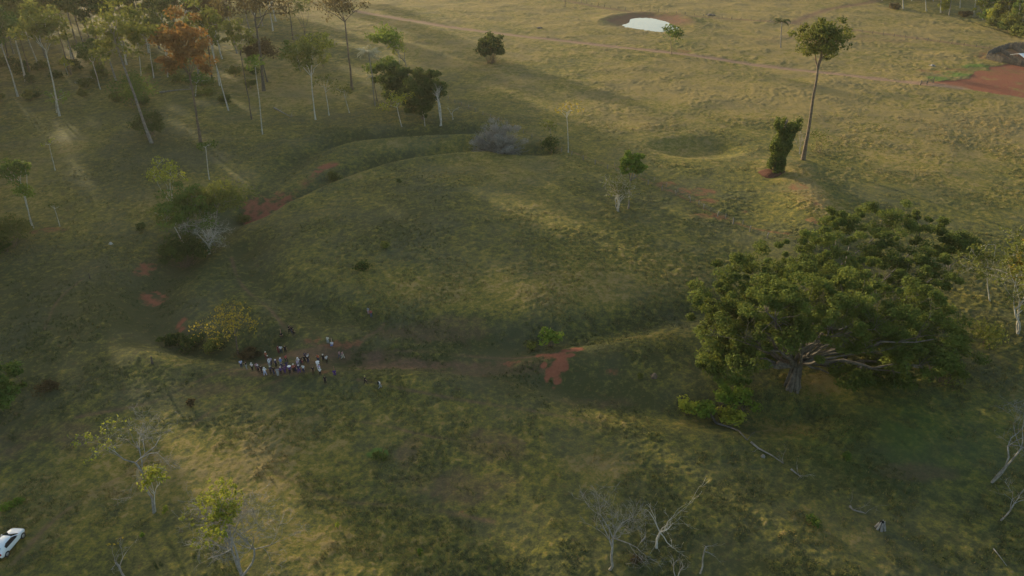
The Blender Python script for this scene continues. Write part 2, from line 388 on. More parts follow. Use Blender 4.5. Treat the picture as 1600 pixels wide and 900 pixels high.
def leaves(rg, centers, radii, n, size, flatn=.6, up=.35):
    """n leaf sprays around each centre; returns quads"""
    C = np.repeat(np.asarray(centers, float), n, 0); Rr = np.repeat(np.asarray(radii, float), n, 0)
    M = len(C)
    d = rg.normal(size=(M, 3)); d /= np.linalg.norm(d, axis=1)[:, None] + 1e-9
    r = rg.random(M) ** .45
    P = C + d * (r * Rr)[:, None] * np.array([1, 1, flatn])
    nrm = rg.normal(size=(M, 3)) + d * .8; nrm[:, 2] += up; nrm /= np.linalg.norm(nrm, axis=1)[:, None]
    a = np.cross(nrm, rg.normal(size=(M, 3))); a /= np.linalg.norm(a, axis=1)[:, None] + 1e-9
    b = np.cross(nrm, a)
    s = size * (.55 + .9 * rg.random(M))[:, None]
    a = a * s; b = b * s * .55
    Q = np.stack([P - a, P - b * .9 + nrm * s * .12, P + a, P + b + nrm * s * .12], 1).reshape(-1, 3)
    Fq = np.arange(M * 4).reshape(M, 4)
    fv = np.clip(rg.random(M) * .45 + .55 * np.repeat(rg.random(len(centers)), n), 0, 1)
    return Q, Fq, fv

def crown_centers(rg, C, Rad, k, hollow=.55, low=-.75):
    out = []
    while len(out) < k:
        d = rg.normal(size=3); d /= np.linalg.norm(d)
        if d[2] < low: continue
        r = hollow + (1 - hollow) * rg.random() ** .6
        if rg.random() < .15: r *= .5
        r *= 1 + .16 * math.sin(3 * d[0] + 5 * d[1] + C[0]) * 1.0
        out.append((C[0] + d[0] * r * Rad[0], C[1] + d[1] * r * Rad[1], C[2] + d[2] * r * Rad[2]))
    return out

def curve(a, b, rd, n=4, sag=.08, bulge=0.):
    a = Vector(a); b = Vector(b); L = (b - a).length
    o = Vector((rd.gauss(0, 1), rd.gauss(0, 1), rd.gauss(0, .5))) * L * sag
    pts = []
    for i in range(n + 1):
        t = i / n; k = 4 * t * (1 - t)
        p = a.lerp(b, t) + o * k + Vector((0, 0, L * bulge * k))
        if 0 < i < n: p += Vector((rd.gauss(0, 1), rd.gauss(0, 1), rd.gauss(0, 1))) * L * min(.02, sag * .35)
        pts.append(p)
    return pts

def skeleton(T, rd, base, fork, targets, r0, nl=5, n=5, flare=1.5, rmin=.03, stem_n=6, wob=.02):
    """trunk from base to fork, limbs to targets"""
    base = Vector(base); fork = Vector(fork)
    trunk = curve(base - Vector((0, 0, .4)), fork, rd, stem_n, wob * .35)
    rads = [r0 * (flare if i == 0 else 1.12 if i == 1 else 1) * (1 - .4 * i / stem_n) for i in range(stem_n + 1)]
    T.tube(trunk, rads, 7 if r0 > .25 else 5)
    tr = sorted(targets, key=lambda q: rd.random())
    nodes = []
    r1 = rads[-1]
    for t in tr[:nl]:
        a = fork if rd.random() < .6 else trunk[-2].lerp(fork, rd.random())
        c = curve(a, t, rd, 5, .06, .06); rr = [r1 * .72 * (1 - .75 * i / 5) + rmin * .3 for i in range(6)]
        T.tube(c, rr, n, False)
        nodes += [(c[i], rr[i]) for i in range(1, 6)]
    for t in tr[nl:]:
        t = Vector(t)
        p, r = min(nodes, key=lambda q: (q[0] - t).length + .25 * abs(q[0].z - fork.z < 0) * 2)
        c = curve(p, t, rd, 3, .08, .05); rr = [max(r * .6 * (1 - .7 * i / 3), rmin) for i in range(4)]
        T.tube(c, rr, 4 if r > .08 else 3, False)
        if len(nodes) < 400: nodes += [(c[i], rr[i]) for i in (1, 2)]

seedc = [100]
def place_crown(bp, cpx, rx, ry, dy=0):
    """crown centre and radii in metres from where the crown shows above a base point"""
    yb = bp.y + dy
    z = height_at(yb, cpx[1]); x = x_at(cpx[0], yb, z)
    k = depth(yb, z) / FPX
    return (x, yb, z), k
def tree(name, label, base, crown, rx, ry, leaf='green', bark='grey', r=.25, clumps=30, n=60, size=.45, cr=None, fork=.55, cat='tree',
         group=None, dy=0, nl=5, hollow=.5, low=-.7, flatn=.6, rmin=.03, deep=.9, forkpx=None, tgt=None, parts=('trunk', 'crown')):
    seedc[0] += 1; rd = random.Random(seedc[0]); rg = np.random.default_rng(seedc[0])
    bp = G(*base); bp.z -= .02
    C, k = place_crown(bp, crown, rx, ry, dy)
    Rad = (rx * k, rx * k * deep, ry * k * 1.0)
    root = empty(name, bp); tag(root, label, cat, group)
    rel = lambda p: (p[0] - bp.x, p[1] - bp.y, p[2] - bp.z)
    C = rel(C)
    cc = crown_centers(rg, C, Rad, clumps, hollow, low)
    cc = [(a, b, max(c, .3)) for a, b, c in cc]
    if forkpx: z = height_at(bp.y, forkpx[1]); fk = rel((x_at(forkpx[0], bp.y, z), bp.y, z))
    else:
        zf = max(C[2] - Rad[2] * fork, C[2] * .25); t = zf / max(C[2], .1); fk = (C[0] * t, C[1] * t, zf)
    T = Tubes(); skeleton(T, rd, (0, 0, 0), fk, cc, r, min(nl, len(cc)), rmin=rmin)
    T.build(parts[0], BM[bark], root)
    if n > 0:
        c0 = cr * k if cr else (rx * k) * 1.5 / max(1, clumps) ** .42
        rad = c0 * (.6 + .8 * rg.random(len(cc)))
        Q, Fq, fv = leaves(rg, cc, rad, n, size, flatn)
        mobj(parts[1], Q, Fq, LM[leaf] if isinstance(leaf, str) else leaf, root, fv=fv)
    return root

def bough(T, rd, p, d, L, r, lev, spread=.6, tips=None, kink=.25, ratio=.66, nb=3):
    segs = 3; pts = [Vector(p)]; rr = [r]; dd = Vector(d).normalized()
    for i in range(segs):
        dd = (dd + Vector((rd.gauss(0, kink), rd.gauss(0, kink), rd.gauss(0, kink * .7)))).normalized()
        pts.append(pts[-1] + dd * L / segs); rr.append(max(r * (1 - .5 * (i + 1) / segs), .012))
    T.tube(pts, rr, 5 if r > .08 else 3, lev == 0)
    if lev == 0:
        if tips is not None: tips.append(tuple(pts[-1]))
        return
    for k in range(nb + (1 if rd.random() < .4 else 0)):
        t = rd.choice((1, 2, 3, 3)); q = pts[t]
        nd = (dd + Vector((rd.gauss(0, spread), rd.gauss(0, spread), rd.gauss(.12, spread * .6)))).normalized()
        bough(T, rd, q, nd, L * ratio * rd.uniform(.7, 1.2), rr[t] * .62, lev - 1, spread, tips, kink, ratio, nb)
def dead_tree(label, base, top, r=.18, lev=3, lean=(0, 0, 1), spread=.55, stems=1, bark='dead', trunk=.35, leaf=None, nleaf=0, lsize=.2, name='dead_tree', dirs=None, group=None, nb=3, tipf=None, lcr=.7):
    seedc[0] += 1; rd = random.Random(seedc[0]); rg = np.random.default_rng(seedc[0])
    bp = G(*base); hh = height_at(bp.y, top) - bp.z
    root = empty(name, bp - Vector((0, 0, .02))); tag(root, label, 'dead tree' if leaf is None else 'tree', group)
    T = Tubes(); B = Tubes(); tips = []
    for s in range(stems):
        ln = Vector(lean) + Vector((rd.gauss(0, .18), rd.gauss(0, .18), 0)) * (stems > 1)
        p0 = Vector((rd.gauss(0, .15), rd.gauss(0, .15), 0)) * (stems > 1)
        tp = p0 + ln.normalized() * hh * trunk * rd.uniform(.9, 1.15)
        c = curve(p0 - Vector((0, 0, .3)), tp, rd, 4, .05); T.tube(c, [r * 1.35, r * 1.05, r * .95, r * .88, r * .8], 7)
        ds = dirs or [Vector((rd.gauss(0, spread), rd.gauss(0, spread), 1)) for _ in range(nb + 1)]
        for d in ds:
            L = hh * (1 - trunk) * .46 * (Vector(d).length if dirs else 1)
            bough(B, rd, c[-1] if rd.random() < .7 else c[-2], d, L, r * .62, lev, spread, tips, nb=nb)
    T.build('trunk', BM[bark], root); B.build('branches', BM[bark], root)
    if leaf:
        if tipf: tips = [t for t in tips if tipf(t, hh)]
        if tips:
            Q, Fq, fv = leaves(rg, tips, np.full(len(tips), lcr), nleaf, lsize)
            mobj('crown', Q, Fq, LM[leaf], root, fv=fv)
    return root

def palm(label, base, top, r=.16, nf=20, L=3.2, leaf='palm', bark='grey', group=None, lean=0, name='palm_tree'):
    seedc[0] += 1; rd = random.Random(seedc[0])
    bp = G(*base); hh = height_at(bp.y, top[1]) - bp.z; tx_ = x_at(top[0], bp.y, hh + bp.z) - bp.x
    root = empty(name, bp); tag(root, label, 'palm', group)
    T = Tubes(); tp = Vector((tx_, 0, hh)); c = curve((0, 0, -.3), tp, rd, 5, .02); T.tube(c, [r * 1.3, r, r, r * .95, r * .9, r * 1.2], 7)
    T.build('trunk', BM[bark], root)
    vs = []; fs = []; fv = []
    for k in range(nf):
        az = k * 2.399 + rd.uniform(-.2, .2); e0 = rd.uniform(.1, 1.25); ll = L * rd.uniform(.8, 1.1)
        hd = Vector((math.cos(az), math.sin(az), 0)); p = tp.copy(); el_ = e0; sd = Vector((-hd.y, hd.x, 0)); pts = []
        for i in range(9):
            pts.append((p.copy(), el_)); p = p + (hd * math.cos(el_) + Vector((0, 0, math.sin(el_)))) * ll / 8; el_ -= .16 + .04 * i * .5
        for i in range(1, 9):
            for s in (-1, 1):
                for j in range(3):
                    a = pts[i - 1][0].lerp(pts[i][0], j / 3); wd = ll * .26 * math.sin(math.pi * (i - 1 + j / 3 + .8) / 9.2)
                    t = a + sd * s * wd + hd * wd * .4 - Vector((0, 0, wd * .45)); k0 = len(vs); m = (t + a) / 2
                    vs += [tuple(a), tuple(m + hd * .09), tuple(t), tuple(m - hd * .09)]; fs.append([k0, k0 + 1, k0 + 2, k0 + 3]); fv.append(rd.random())
    mobj('fronds', vs, np.array(fs), LM[leaf], root, fv=fv)
    return root

def shrub(label, base, rx, ry, leaf='green', clumps=10, n=70, size=.2, name='shrub', cat='shrub', group=None, bark='brown', stems=True, twig=None, up=1.0):
    """low bush growing from a base point; rx, ry are its half size as seen"""
    seedc[0] += 1; rd = random.Random(seedc[0]); rg = np.random.default_rng(seedc[0])
    bp = G(*base); k = depth(bp.y) / FPX
    root = empty(name, bp - Vector((0, 0, .05))); tag(root, label, cat, group)
    a, h = rx * k, ry * k * up
    cc = crown_centers(rg, (0, 0, h), (a * .8, a * .7, h * .85), clumps, .3, -.6)
    cc = [(p, q, max(z, .15)) for p, q, z in cc]
    T = Tubes()
    for c in cc: T.tube(curve((rd.gauss(0, a * .12), rd.gauss(0, a * .12), -.1), c, rd, 3, .08), [.05, .035, .025, .012], 3, False)
    T.build('stems', BM[bark], root)
    rad = a * 1.15 / clumps ** .4 * (.7 + .6 * rg.random(len(cc)))
    Q, Fq, fv = leaves(rg, cc, rad, n, size, .75)
    mobj('foliage', Q, Fq, LM[leaf], root, fv=fv)
    return root

# ================================================================ trees of the left woodland
WG = 'tall trees at the edge of the woodland'
tree('broadleaf_tree', 'leaning tree with a long bare grey trunk and thin yellow-green crown, left woodland', (237, 223), (192, 52), 52, 48, 'olive', 'grey', .42, 46, 60, .5, forkpx=(182, 70), hollow=.3)
tree('broadleaf_tree', 'rust-orange leaved tree on a tall dark trunk at the woodland edge', (313, 222), (286, 72), 46, 50, 'rust', 'brown', .40, 60, 75, .5, forkpx=(296, 118), hollow=.3)
tree('broadleaf_tree', 'green tree with a pale trunk forking into a wide Y, far left woodland', (93, 181), (62, 40), 42, 34, 'olive', 'pale', .30, 34, 70, .6, forkpx=(71, 78), hollow=.3)
tree('broadleaf_tree', 'leaning pale trunked tree on the left border of the woodland', (28, 151), (-4, 42), 38, 34, 'green', 'pale', .30, 34, 70, .6, forkpx=(4, 76), hollow=.3)
tree('broadleaf_tree', 'slim pale tree with dull green crown between the Y forked tree and the leaning tree', (157, 140), (140, 78), 20, 18, 'green', 'pale', .2, 20, 50, .5, forkpx=(145, 98))
tree('broadleaf_tree', 'slender white trunked tree right of the rust-orange tree', (357, 172), (318, 34), 32, 30, 'olive', 'pale', .22, 26, 50, .5, forkpx=(326, 54), hollow=.3)
tree('broadleaf_tree', 'dark slim tree with a brownish yellow crown behind the white trunked trees', (393, 186), (372, 56), 24, 30, 'olive', 'dark', .22, 22, 40, .5, forkpx=(376, 85), hollow=.2)
tree('broadleaf_tree', 'massive dark tree with wide sparse grey-brown crown at the top of the photo', (412, 142), (392, 2), 66, 26, 'brown', 'dark', .55, 60, 45, .5, forkpx=(398, 28), hollow=.2, rmin=.06)
tree('broadleaf_tree', 'short tree with round brown crown in front of the massive dark trunk', (418, 128), (405, 78), 26, 20, 'brown', 'dark', .3, 24, 70, .5)
tree('broadleaf_tree', 'thin white pole tree with tiny bright green tuft', (410, 210), (398, 98), 12, 10, 'bright', 'pale', .16, 8, 45, .4)
tree('broadleaf_tree', 'dark trunked tree reaching past the top of the photo, left of centre', (458, 62), (448, -20), 40, 26, 'olive', 'dark', .35, 34, 50, .6, forkpx=(450, 0))
tree('broadleaf_tree', 'white trunked tree with wide flat yellow-green crown', (493, 187), (478, 82), 34, 24, 'olive', 'pale', .24, 30, 60, .45, forkpx=(486, 118), hollow=.3)
tree('broadleaf_tree', 'thin white trunked sapling just right of the wide yellow-green crown', (514, 180), (506, 130), 18, 12, 'olive', 'pale', .16, 10, 26, .35)
tree('broadleaf_tree', 'small pale stemmed tree with faint yellow leaves below the tall slender tree', (546, 176), (536, 142), 18, 10, 'olive', 'pale', .15, 10, 26, .35)
tree('broadleaf_tree', 'tall slender dark tree with sparse spreading crown against the pasture', (550, 140), (532, 8), 46, 22, 'brown', 'brown', .42, 46, 32, .42, forkpx=(539, 34), hollow=.15, rmin=.06)
tree('broadleaf_tree', 'yellow-green tree with orange patches beside the tall slender tree', (505, 104), (500, 66), 23, 13, 'lime', 'brown', .22, 18, 55, .5, cat='tree')
tree('broadleaf_tree', 'low dense green tree left of the yellow-green one', (470, 112), (458, 82), 22, 16, 'green', 'grey', .2, 18, 60, .5)
tree('broadleaf_tree', 'thin forked dark tree behind the yellow-green crown', (478, 88), (474, 16), 20, 22, 'olive', 'dark', .2, 16, 30, .45, forkpx=(476, 45), hollow=.2)
palm('palm with glowing white upper fronds beside the dense green tree', (586, 165), (576, 84), .2, 24, 5.0, 'palepalm', 'grey')
palm('short palm with two pale bent fronds under the taller palm', (590, 158), (583, 122), .16, 9, 4.0, 'palepalm', 'brown')
tree('broadleaf_tree', 'flat topped bright green tree behind the dark rounded tree', (640, 128), (605, 60), 36, 17, 'bright', 'grey', .26, 26, 70, .5, low=-.3, forkpx=(632, 92), hollow=.2)
tree('broadleaf_tree', 'pale green thin crown hanging under the flat topped tree', (628, 132), (622, 72), 14, 12, 'lime', 'pale', .15, 10, 30, .4)
tree('broadleaf_tree', 'rounded vivid green tree at the left of the dark clump', (612, 160), (606, 114), 28, 22, 'green', 'brown', .3, 34, 110, .5)
tree('broadleaf_tree', 'dense very dark green rounded tree at the pasture edge', (660, 186), (658, 142), 34, 36, 'deep', 'brown', .4, 70, 130, .5, low=-.95)
tree('broadleaf_tree', 'mid-dark green tree in the middle of the dense clump', (636, 172), (630, 132), 26, 30, 'deep', 'brown', .3, 34, 110, .5, low=-.95)
tree('broadleaf_tree', 'thin yellow leaved tree in front of the dense clump', (628, 198), (618, 158), 26, 16, 'lime', 'pale', .16, 18, 22, .35, hollow=.2)
tree('broadleaf_tree', 'stunted dark tufted tree on a white stem near the bank', (664, 197), (662, 178), 6, 9, 'deep', 'pale', .13, 7, 45, .3)
dead_tree('bare pale tree with two stems in front of the dense dark tree', (688, 197), 128, .22, 2, (-.12, 0, 1), .3, 2, 'pale', .6)
dead_tree('single leafless pale stem against the dark tree', (673, 165), 128, .18, 1, (-.05, 0, 1), .2, 1, 'pale', .75)
dead_tree('small bare Y shaped tree on the shadowed edge', (707, 187), 157, .14, 2, (0, 0, 1), .5, 1, 'pale', .35, dirs=[Vector((.9, 0, 1)), Vector((-.2, 0, 1.2))])
shrub('broad green shrub behind the leaning grey trunk', (212, 168), 44, 26, 'green', 16, 110, .4)
shrub('dark green bush at the foot of the leaning grey trunk', (236, 214), 28, 24, 'deep', 18, 110, .35)
tree('broadleaf_tree', 'thin stem with a small blue-green tuft below the woodland', (327, 280), (321, 226), 12, 7, 'green', 'pale', .12, 6, 28, .3)
tree('broadleaf_tree', 'thin leaning bare stem on the lit slope at left', (86, 266), (76, 222), 10, 8, 'lime', 'pale', .12, 5, 8, .3)
tree('broadleaf_tree', 'small leafy tree with pale forked stem under the rust-orange tree', (305, 150), (308, 122), 20, 12, 'green', 'pale', .15, 12, 40, .35)
tree('broadleaf_tree', 'pale sapling with loose green leaves at the foot of the Y forked tree', (88, 176), (86, 150), 18, 14, 'bright', 'pale', .12, 9, 22, .35)
tree('broadleaf_tree', 'bare white trunked tree left of the massive dark tree', (343, 134), (329, 58), 22, 18, 'olive', 'pale', .2, 16, 35, .5)
dead_tree('leafless sunlit glowing tree deep in the left woodland', (106, 118), 88, .14, 2, (0, 0, 1), .5, 1, 'pale', .4, leaf='lime', nleaf=8, lsize=.3)
for lab, b0, t0 in (('first of the thin white pole trunks under the rust-orange tree', (220, 118), (212, 40)), ('second thin pole trunk, left of the rust-orange tree', (240, 122), (230, 48)),
                    ('thin pole trunk standing just behind the rust-orange tree', (262, 120), (256, 40))):
    tree('broadleaf_tree', lab, b0, t0, 24, 22, 'olive', 'pale', .2, 18, 45, .6, group='pole trunked trees behind the rust-orange tree')

# deep woodland rows seen behind, one tree each
rd0 = random.Random(77)
protos = []
kinds = [('olive', 'pale'), ('green', 'grey'), ('olive', 'brown'), ('brown', 'dark'), ('lime', 'pale'), ('deep', 'grey')]
def proto_tree(i, leaf, bark):
    rd = random.Random(500 + i); rg = np.random.default_rng(500 + i)
    hh = 29 + 3 * (i % 3); a = 6.5 + (i % 2)
    root = empty('woodland_tree', (0, 0, 0))
    cc = crown_centers(rg, (0, 0, hh - 6.5), (a, a, 6.8), 34, .3, -.7)
    T = Tubes(); skeleton(T, rd, (0, 0, 0), (0, 0, hh * .55), cc, .28, 5, 4, stem_n=5, wob=.03); T.build('trunk', BM[bark], root)
    Q, Fq, fv = leaves(rg, cc, np.full(34, 2.1), 72, .58)
    mobj('crown', Q, Fq, LM[leaf], root, fv=fv); return root
for i, (a, b) in enumerate(kinds): protos.append(proto_tree(i, a, b))
LAB = {0: 'hazy olive crowned tree on a pale trunk deep in the left woodland', 1: 'hazy green crowned tree deep in the left woodland', 2: 'hazy olive tree on a brown trunk deep in the left woodland',
       3: 'hazy brown crowned tree on a dark trunk deep in the left woodland', 4: 'hazy yellow-green tree on a pale trunk deep in the left woodland', 5: 'hazy dark green tree deep in the left woodland'}
def copy_tree(src):
    r = src.copy(); COL.objects.link(r)
    for ch in src.children:
        c = ch.copy(); COL.objects.link(c); c.parent = r
    return r
used = set(); spots = []
tries = 0
while len(spots) < 100 and tries < 12000:
    tries += 1
    px = rd0.uniform(-30, 560); py = rd0.uniform(-70, 128)
    x, y = flat(px, py)
    if y < (268 if px < 160 else 285) or y > 640: continue
    if x * .8 + y * .6 > 138 + max(0, (y - 380)) * .35: continue
    if px > 380 and py > 50: continue
    if any(math.hypot(x - a, y - b) < 8.5 for a, b in spots): continue
    spots.append((x, y))
for x, y in spots:
    i = rd0.choice((0, 0, 1, 1, 2, 3, 4, 5))
    r = protos[i] if i not in used else copy_tree(protos[i]); used.add(i)
    r.location = (x, y, ground_z(x, y)); r.rotation_euler = (rd0.gauss(0, .04), rd0.gauss(0, .04), rd0.uniform(0, 6.28)); s = rd0.uniform(.92, 1.32); r.scale = (s, s, s * rd0.uniform(.9, 1.1))
    tag(r, LAB[i], 'tree', 'background trees of the hazy woodland, kind %d' % (i + 1) if False else {0: 'olive pale trunked woodland trees', 1: 'green woodland trees', 2: 'olive brown trunked woodland trees', 3: 'brown woodland trees', 4: 'yellow-green woodland trees', 5: 'dark green woodland trees'}[i])
for i, q in enumerate(protos):
    if i not in used:
        for ch in list(q.children): bpy.data.objects.remove(ch)
        bpy.data.objects.remove(q)

ORD = 'first second third fourth fifth sixth seventh eighth ninth tenth eleventh twelfth thirteenth fourteenth fifteenth sixteenth seventeenth eighteenth nineteenth twentieth'.split()
ORD += ['twenty-' + o for o in ORD[:9]] + ['thirtieth']
def rank_labels(group, fmt):
    L = [o for o in bpy.data.objects if o.get('group') == group]
    L.sort(key=lambda o: o.location.x / (o.location.y * cT + HC * sT))
    for k, o in enumerate(L): o['label'] = fmt % ORD[min(k, 29)]
for g_, f_ in (('olive pale trunked woodland trees', '%s from the left of the hazy olive pale trunked trees, left woodland'), ('green woodland trees', '%s from the left of the hazy mid green trees, left woodland'),
               ('olive brown trunked woodland trees', '%s from the left of the hazy olive brown trunked trees, left woodland'), ('brown woodland trees', '%s from the left of the hazy brown crowned trees, left woodland'),
               ('yellow-green woodland trees', '%s from the left of the hazy yellow-green trees, left woodland'), ('dark green woodland trees', '%s from the left of the hazy dark green trees, left woodland')):
    rank_labels(g_, f_)

# undergrowth of the woodland
for k in range(34):
    px = rd0.uniform(0, 400); py = rd0.uniform(92, 165) - .12 * px * 0
    kk = k % 3
    shrub(('low olive undergrowth bush among the woodland trunks', 'low dark green undergrowth bush among the woodland trunks', 'low weedy pale green bush among the woodland trunks')[kk],
          (px, py), rd0.uniform(8, 17), rd0.uniform(4, 8), ('olive', 'deep', 'weed')[kk], 7, 50, .45, group=('olive undergrowth bushes', 'dark undergrowth bushes', 'weedy undergrowth bushes')[kk])
for g_, f_ in (('olive undergrowth bushes', '%s from the left of the low olive bushes under the woodland trees'), ('dark undergrowth bushes', '%s from the left of the low dark green bushes under the woodland trees'), ('weedy undergrowth bushes', '%s from the left of the pale weedy bushes under the woodland trees')):
    rank_labels(g_, f_)

# the woodland going on beyond the left border: it throws the long evening shade
def wood_mass(name, pts, mat, bark, label):
    rg = np.random.default_rng(9); rd = random.Random(9)
    T = Tubes(); cs = []; rs = []
    for x, y, hh, a in pts:
        z0 = ground_z(x, y)
        T.tube([(x, y, z0 - .5), (x + rd.gauss(0, .5), y, z0 + hh * .6), (x, y, z0 + hh * .9)], [.35, .25, .1], 5)
        for c in crown_centers(rg, (x, y, z0 + hh - a * 1.1), (a, a, a * 1.25), 20, .3, -.7): cs.append(c); rs.append(a * .42)
    Q, Fq, fv = leaves(rg, cs, rs, 18, 1.1)
    root = empty(name, (0, 0, 0)); tag(root, label, 'woodland', kind='stuff')
    o = T.build('trunks', BM[bark], root); o['kind'] = 'stuff'
    o = mobj('foliage', Q, Fq, LM[mat], root, fv=fv); o['kind'] = 'stuff'
pts = []
GAPS = [(84, 4)]
for _ in range(6000):
    if len(pts) > 330: break
    x = rd0.uniform(-520, -60); y = rd0.uniform(60, 620)
    fx = x / (depth(y)) * FPX + 800
    if fx > -30: continue
    qq = x * .8 + y * .6
    if qq > 150: continue
    if qq < -150 : continue
    if x > -112 - .25 * max(0, 150 - y): continue
    if any(abs(qq - a) < b for a, b in GAPS) and rd0.random() < .8: continue
    if any(math.hypot(x - a[0], y - a[1]) < 10 for a in pts): continue
    pts.append((x, y, rd0.uniform(29, 40), rd0.uniform(6, 8.5)))
wood_mass('woodland', pts, 'olive', 'grey', 'the woodland carrying on beyond the left border of the photo')

# ================================================================ trees on the pasture and earthwork
shrub('dense round dark green bush alone on the pasture with a long shadow', (768, 98), 28, 23, 'deep', 70, 150, .38, name='round_bush', cat='bush')
tree('broadleaf_tree', 'small green tree standing by the dirt road below the pond', (1050, 85), (1047, 52), 20, 13, 'green', 'brown', .2, 16, 50, .45, forkpx=(1048, 68), nl=3)
tree('broadleaf_tree', 'lone tree cut off by the top border above the pasture', (883, 10), (882, -22), 14, 12, 'green', 'brown', .22, 12, 40, .5)
tree('broadleaf_tree', 'tall lone tree with thick bare trunk and brown-green crown on the pasture', (1255, 249), (1284, 62), 43, 34, 'olive', 'brown', .50, 80, 62, .38, forkpx=(1279, 98), hollow=.2, low=-.85, rmin=.05, nl=6)
shrub('pale weedy shrub around the foot of the tall lone tree', (1278, 238), 26, 20, 'weed', 12, 24, .25)
dead_tree('thin dry sapling left of the tall lone trunk', (1250, 240), 196, .08, 2, (-.1, 0, 1), .4, 2, 'dead', .3)
palm('small palm on the far pasture left of the tall lone tree', (1220, 74), (1222, 34), .26, 24, 5.0, 'palm', 'grey')
tree('broadleaf_tree', 'compact bright green tree on a thin trunk at the edge of the mound', (982, 326), (988, 257), 19, 19, 'bright', 'grey', .2, 34, 90, .32, forkpx=(985, 282))
dead_tree('many stemmed pale tree with sparse leaves beside the compact green tree', (965, 330), 268, .11, 3, (-.15, 0, 1), .55, 5, 'pale', .35, leaf='olive', nleaf=2, lsize=.2, lcr=.5)
tree('broadleaf_tree', 'thin pale tree with orange and yellow flowers on top, behind the mound', (888, 238), (885, 170), 30, 11, 'yellow', 'pale', .12, 12, 9, .35, hollow=.2, flatn=.4)
shrub('green bush at the end of the back ditch under the flowering tree', (862, 238), 20, 15, 'deep', 12, 90, .28)
tree('broadleaf_tree', 'hazy green sapling in front of the flowering tree', (862, 236), (860, 196), 16, 14, 'olive', 'grey', .12, 10, 24, .3)
# grey leafless bush
def twig_bush():
    seedc[0] += 1; rd = random.Random(seedc[0]); rg = np.random.default_rng(seedc[0])
    bp = G(778, 236); k = depth(bp.y) / FPX; root = empty('leafless_bush', bp); tag(root, 'big round leafless grey bush at the back of the mound', 'bush')
    T = Tubes(); a, h = 46 * k, 60 * k
    for i in range(420):
        th = rd.uniform(0, 6.28); ph = math.acos(rd.uniform(-.05, 1)); rr = rd.uniform(.75, 1.02)
        e = Vector((a * rr * math.sin(ph) * math.cos(th), a * .85 * rr * math.sin(ph) * math.sin(th), max(h * rr * math.cos(ph), .2)))
        s = Vector((e.x * .25, e.y * .25, 0)); c = curve(s, e, rd, 4, .06, .08); T.tube(c, [.09, .07, .055, .04, .025], 3, False)
        for j in range(4):
            q = c[rd.choice((2, 3, 4))]; T.tube([q, q + Vector((rd.gauss(0, .6), rd.gauss(0, .6), rd.gauss(.4, .4)))], [.035, .02], 3, False)
    T.build('branches', BM['dead'], root)
    cc = crown_centers(rg, (0, 0, h * .45), (a * .8, a * .7, h * .42), 50, .3, -.4)
    Q, Fq, fv = leaves(rg, cc, np.full(50, 1.4), 170, .19); mobj('twigs', Q, Fq, LM['grey'], root, fv=fv)
twig_bush()
# vine covered column
def vine_column():
    seedc[0] += 1; rd = random.Random(seedc[0]); rg = np.random.default_rng(seedc[0])
    bp = G(1210, 270); k = depth(bp.y) / FPX; root = empty('vine_covered_tree', bp); tag(root, 'dead trunk swallowed by dark hanging vines, column shaped, on a dirt heap', 'tree')
    hh = height_at(bp.y, 186); T = Tubes(); T.tube([(0, 0, -.4), (.2, 0, hh * .5), (.8, 0, hh * .93)], [.6, .45, .25], 7); T.build('trunk', BM['brown'], root)
    cs = []; rs = []
    for i in range(190):
        t = rd.random(); z = 1.0 + t * (hh - 2.4); wdt = (2.6 + 1.7 * t ** 2) * (.85 + .2 * math.sin(z)) * 1.0
        th = rd.uniform(0, 6.28); x0 = .9 * t + (.5 if t > .6 else 0)
        cs.append((x0 + wdt * .72 * math.cos(th), wdt * .6 * math.sin(th), z)); rs.append(.85)
    Q, Fq, fv = leaves(rg, cs, rs, 80, .30, 1.5, up=0); mobj('vines', Q, Fq, LM['fig'], root, fv=fv)
    m = []; fcs = []
    for j in range(7):
        r_ = 4.2 * (1 - j / 6.4) ** .7 if j < 6 else .3
        for i in range(24):
            a = i / 24 * math.tau; q = r_ * (1 + .15 * math.sin(3 * a + 1) + rd.gauss(0, .03)); m.append((q * math.cos(a), q * .75 * math.sin(a), -.5 + 1.35 * math.sin(j / 6 * 1.57)))
    for j in range(6):
        for i in range(24): fcs.append([j * 24 + i, j * 24 + (i + 1) % 24, (j + 1) * 24 + (i + 1) % 24, (j + 1) * 24 + i])
    fcs.append([6 * 24 + i for i in range(24)])
    o = mobj('dirt_heap', [(bp.x + a, bp.y + b, bp.z + c) for a, b, c in m], fcs, flatmat('dark_red_soil', (.13, .06, .04), .95, .05, .5), None, True)
    tag(o, 'low mound of dark red earth at the foot of the vine column', kind='structure')
vine_column()

